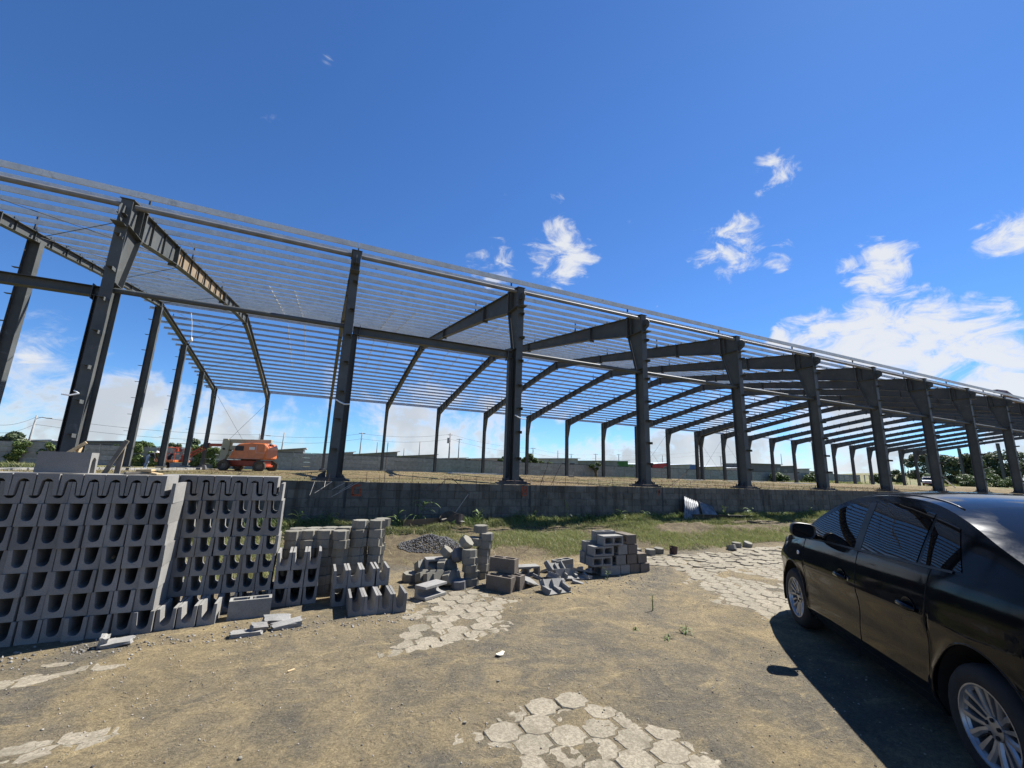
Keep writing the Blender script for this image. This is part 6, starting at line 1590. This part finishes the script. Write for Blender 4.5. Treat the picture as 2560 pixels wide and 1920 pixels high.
# ------------------------------------------------------------------ crane whose boom tip shows over the roof
cr = empty('mobile_crane', (165, 30, 1.2), 0, 'dark red crane boom with hooked tip rising over the right end of the roof', 'crane')
MB().beam((0, 0, 2.6), (-59.5, 0, 16.2), 0.7, 0.75).build('boom', plain('dark_red_crane_paint', (0.10, 0.028, 0.035), 0.5), cr, bevel=0.05)
MB().beam((-59.2, 0, 16.3), (-62.9, 0, 16.1), 0.6, 0.55).build('boom_tip', bpy.data.materials['dark_red_crane_paint'], cr, bevel=0.05)
MB().tube([(-60.9, 0, 15.9), (-60.9, 0, 14.6)], 0.09, 6).build('hook_block', M['blacktrim'], cr)
MB().box2((-1.5, -1.2, 1.1), (6.5, 1.2, 2.2)).build('carrier', bpy.data.materials['dark_red_crane_paint'], cr, bevel=0.08)
MB().box2((-1.2, -1.1, 2.2), (2.0, 1.1, 3.4)).build('cab', bpy.data.materials['dark_red_crane_paint'], cr, bevel=0.1)
for x in (-0.6, 1.6, 4.0, 5.6):
    for s in (-1, 1): wheel(cr, x, s * 1.05, 0.55, 0.35)

# ------------------------------------------------------------------ small site things
lad = empty('ladder', (50.1, 48.4 - 7.1, 1.2), 0, 'dark ladder leaning by the double far column', 'ladder')
for x in (-0.22, 0.22): MB().beam((x - 0.2, 0, 0), (x + 0.35, 0.1, 5.3), 0.05, 0.08, (0, 1, 0)).build('stile', M['darkwood'], lad)
for k in range(15): MB().beam((-0.42 + 0.55 * (k + 0.5) / 15, 0.003 * k, 0.35 * (k + 0.5)), (0.02 + 0.55 * (k + 0.5) / 15, 0.003 * k, 0.35 * (k + 0.5)), 0.03, 0.03).build('rung', M['darkwood'], lad)
lad.location = (44.7, 40.3, 1.19)
def on_floor(x, y): return float(floor_z(np.array([x]), np.array([y]))[0])
for k, (x, y, L, a, m, lb) in enumerate([(47.5, 36, 6.5, 0.02, 'white', 'long white plank on the floor right of the double far column'), (52.5, 33, 6.0, -0.03, 'white', 'long pale plank on the floor by the fifth column'), (13.5, 36.5, 6.5, 0.02, 'galv', 'bundle of grey purlins on the floor behind the third column'), (40.5, 37.5, 3.0, 0.05, 'white', 'short white plank on the floor by the ladder foot')]):
    zf = on_floor(x, y); tag(MB().beam((x - L / 2, y - a * L, zf + 0.05), (x + L / 2, y + a * L, zf + 0.05), 0.30, 0.07).build('plank', M[m]), lb, 'plank')
for k, (x, y, s, lb) in enumerate([(4.9, 33.5, 0.35, 'pale concrete lump on the floor right of the second column'), (15.8, 34.0, 0.3, 'small stone on the floor before the third column'), (3.2, 21.0, 0.16, 'little stump standing on the floor right of the second column'), (22.0, 35.0, 0.3, 'stone on the floor right of the third column'), (-13.5, 40.5, 0.3, 'stone by the kerb left of the lift basket')]):
    tag(inst('stone', chunk_mesh(s * 1.5, s, s * 0.6, M['hblock'], 2), (x, y, on_floor(max(x, -8.5), y) + s * 0.2), (0, 0, k)), lb, 'stone')
for k, (x, y, zt, lb) in enumerate([(167.5, 58.5, 12.0, 'bare leaning steel post between the dark trees, left'), (163.0, 49.3, 12.8, 'bare leaning steel post before the right edge tree'), (160, 63, 9.5, 'bare steel post in front of the tall dark tree')]):
    tag(hsec((x, y, 1.2), (x - 0.4, y, zt), 0.55, 0.7, (1, 0, 0), 0.03).build('steel_post', M['steel']), lb, 'post')
tag(MB().tube([(81.7, 30.6, 2.35), (83.2, 30.2, 1.25)], 0.07, 8).build('white_pipe', M['white']), 'white pipe leaning on rubbish right of the off-roader', 'pipe')
sf = empty('scaffold', (140, 60, 1.3), 0, 'thin scaffold frame behind the far columns, left of the trees', 'scaffold')
for x in (-1.6, 0, 1.6): MB().tube([(x, 0, 0), (x, 0, 6.4)], 0.05, 5).build('upright', M['wire'], sf)
for z in (2.2, 4.3, 6.3): MB().tube([(-1.7, 0, z), (1.7, 0, z)], 0.04, 5).build('ledger', M['wire'], sf)
crd = empty('hanging_cord', (-6.6, 24.5, 8.75), 0, 'white cord with a small white bag hanging from the roof at left', 'cord')
MB().tube([(0, 0, 0), (0.10, 0.05, -0.5), (0.18, 0.1, -1.25)], 0.012, 5).build('string', cap_m, crd)
MB().lathe([(0.001, 0.16), (0.04, 0.12), (0.075, 0.0), (0.05, -0.1), (0.001, -0.11)], 10, lambda x, y, z: (0.18 + x, 0.1 + y, -1.35 + z)).build('bag', cap_m, crd, smooth=True)
def rope(col_i, z, lb, s=1):
    x = frame_x(col_i); tag(MB().tube([(x - 0.1, NEAR - 0.02, z + 0.06), (x + 0.0, NEAR - 0.06, z), (x + 0.12 * s, NEAR - 0.1, z - 0.05), (x + 0.24 * s, NEAR - 0.12, z - 0.04)], 0.018, 5).build('rope_end', cap_m), lb, 'rope')
rope(2, 3.20, 'white rope end tied on the second column'); rope(3, 3.22, 'white rope end tied on the third column'); rope(1, 2.9, 'pale cloth tied on the first column', -1)
# blocks and junk by the far kerb
for k in range(7):
    x = -11.5 + k * 0.65; tag(inst('kerb_stone', chunk_mesh(0.55, 0.25, 0.2, M['hblock'], 2), (x, 42.6 + 0.2 * math.sin(k), 0.88), (0, 0, 0.1 * k)), 'pale kerb stone in the row behind the lift basket, %s from the left' % ORD[k], 'kerb stone', 'kerb stones behind the basket')
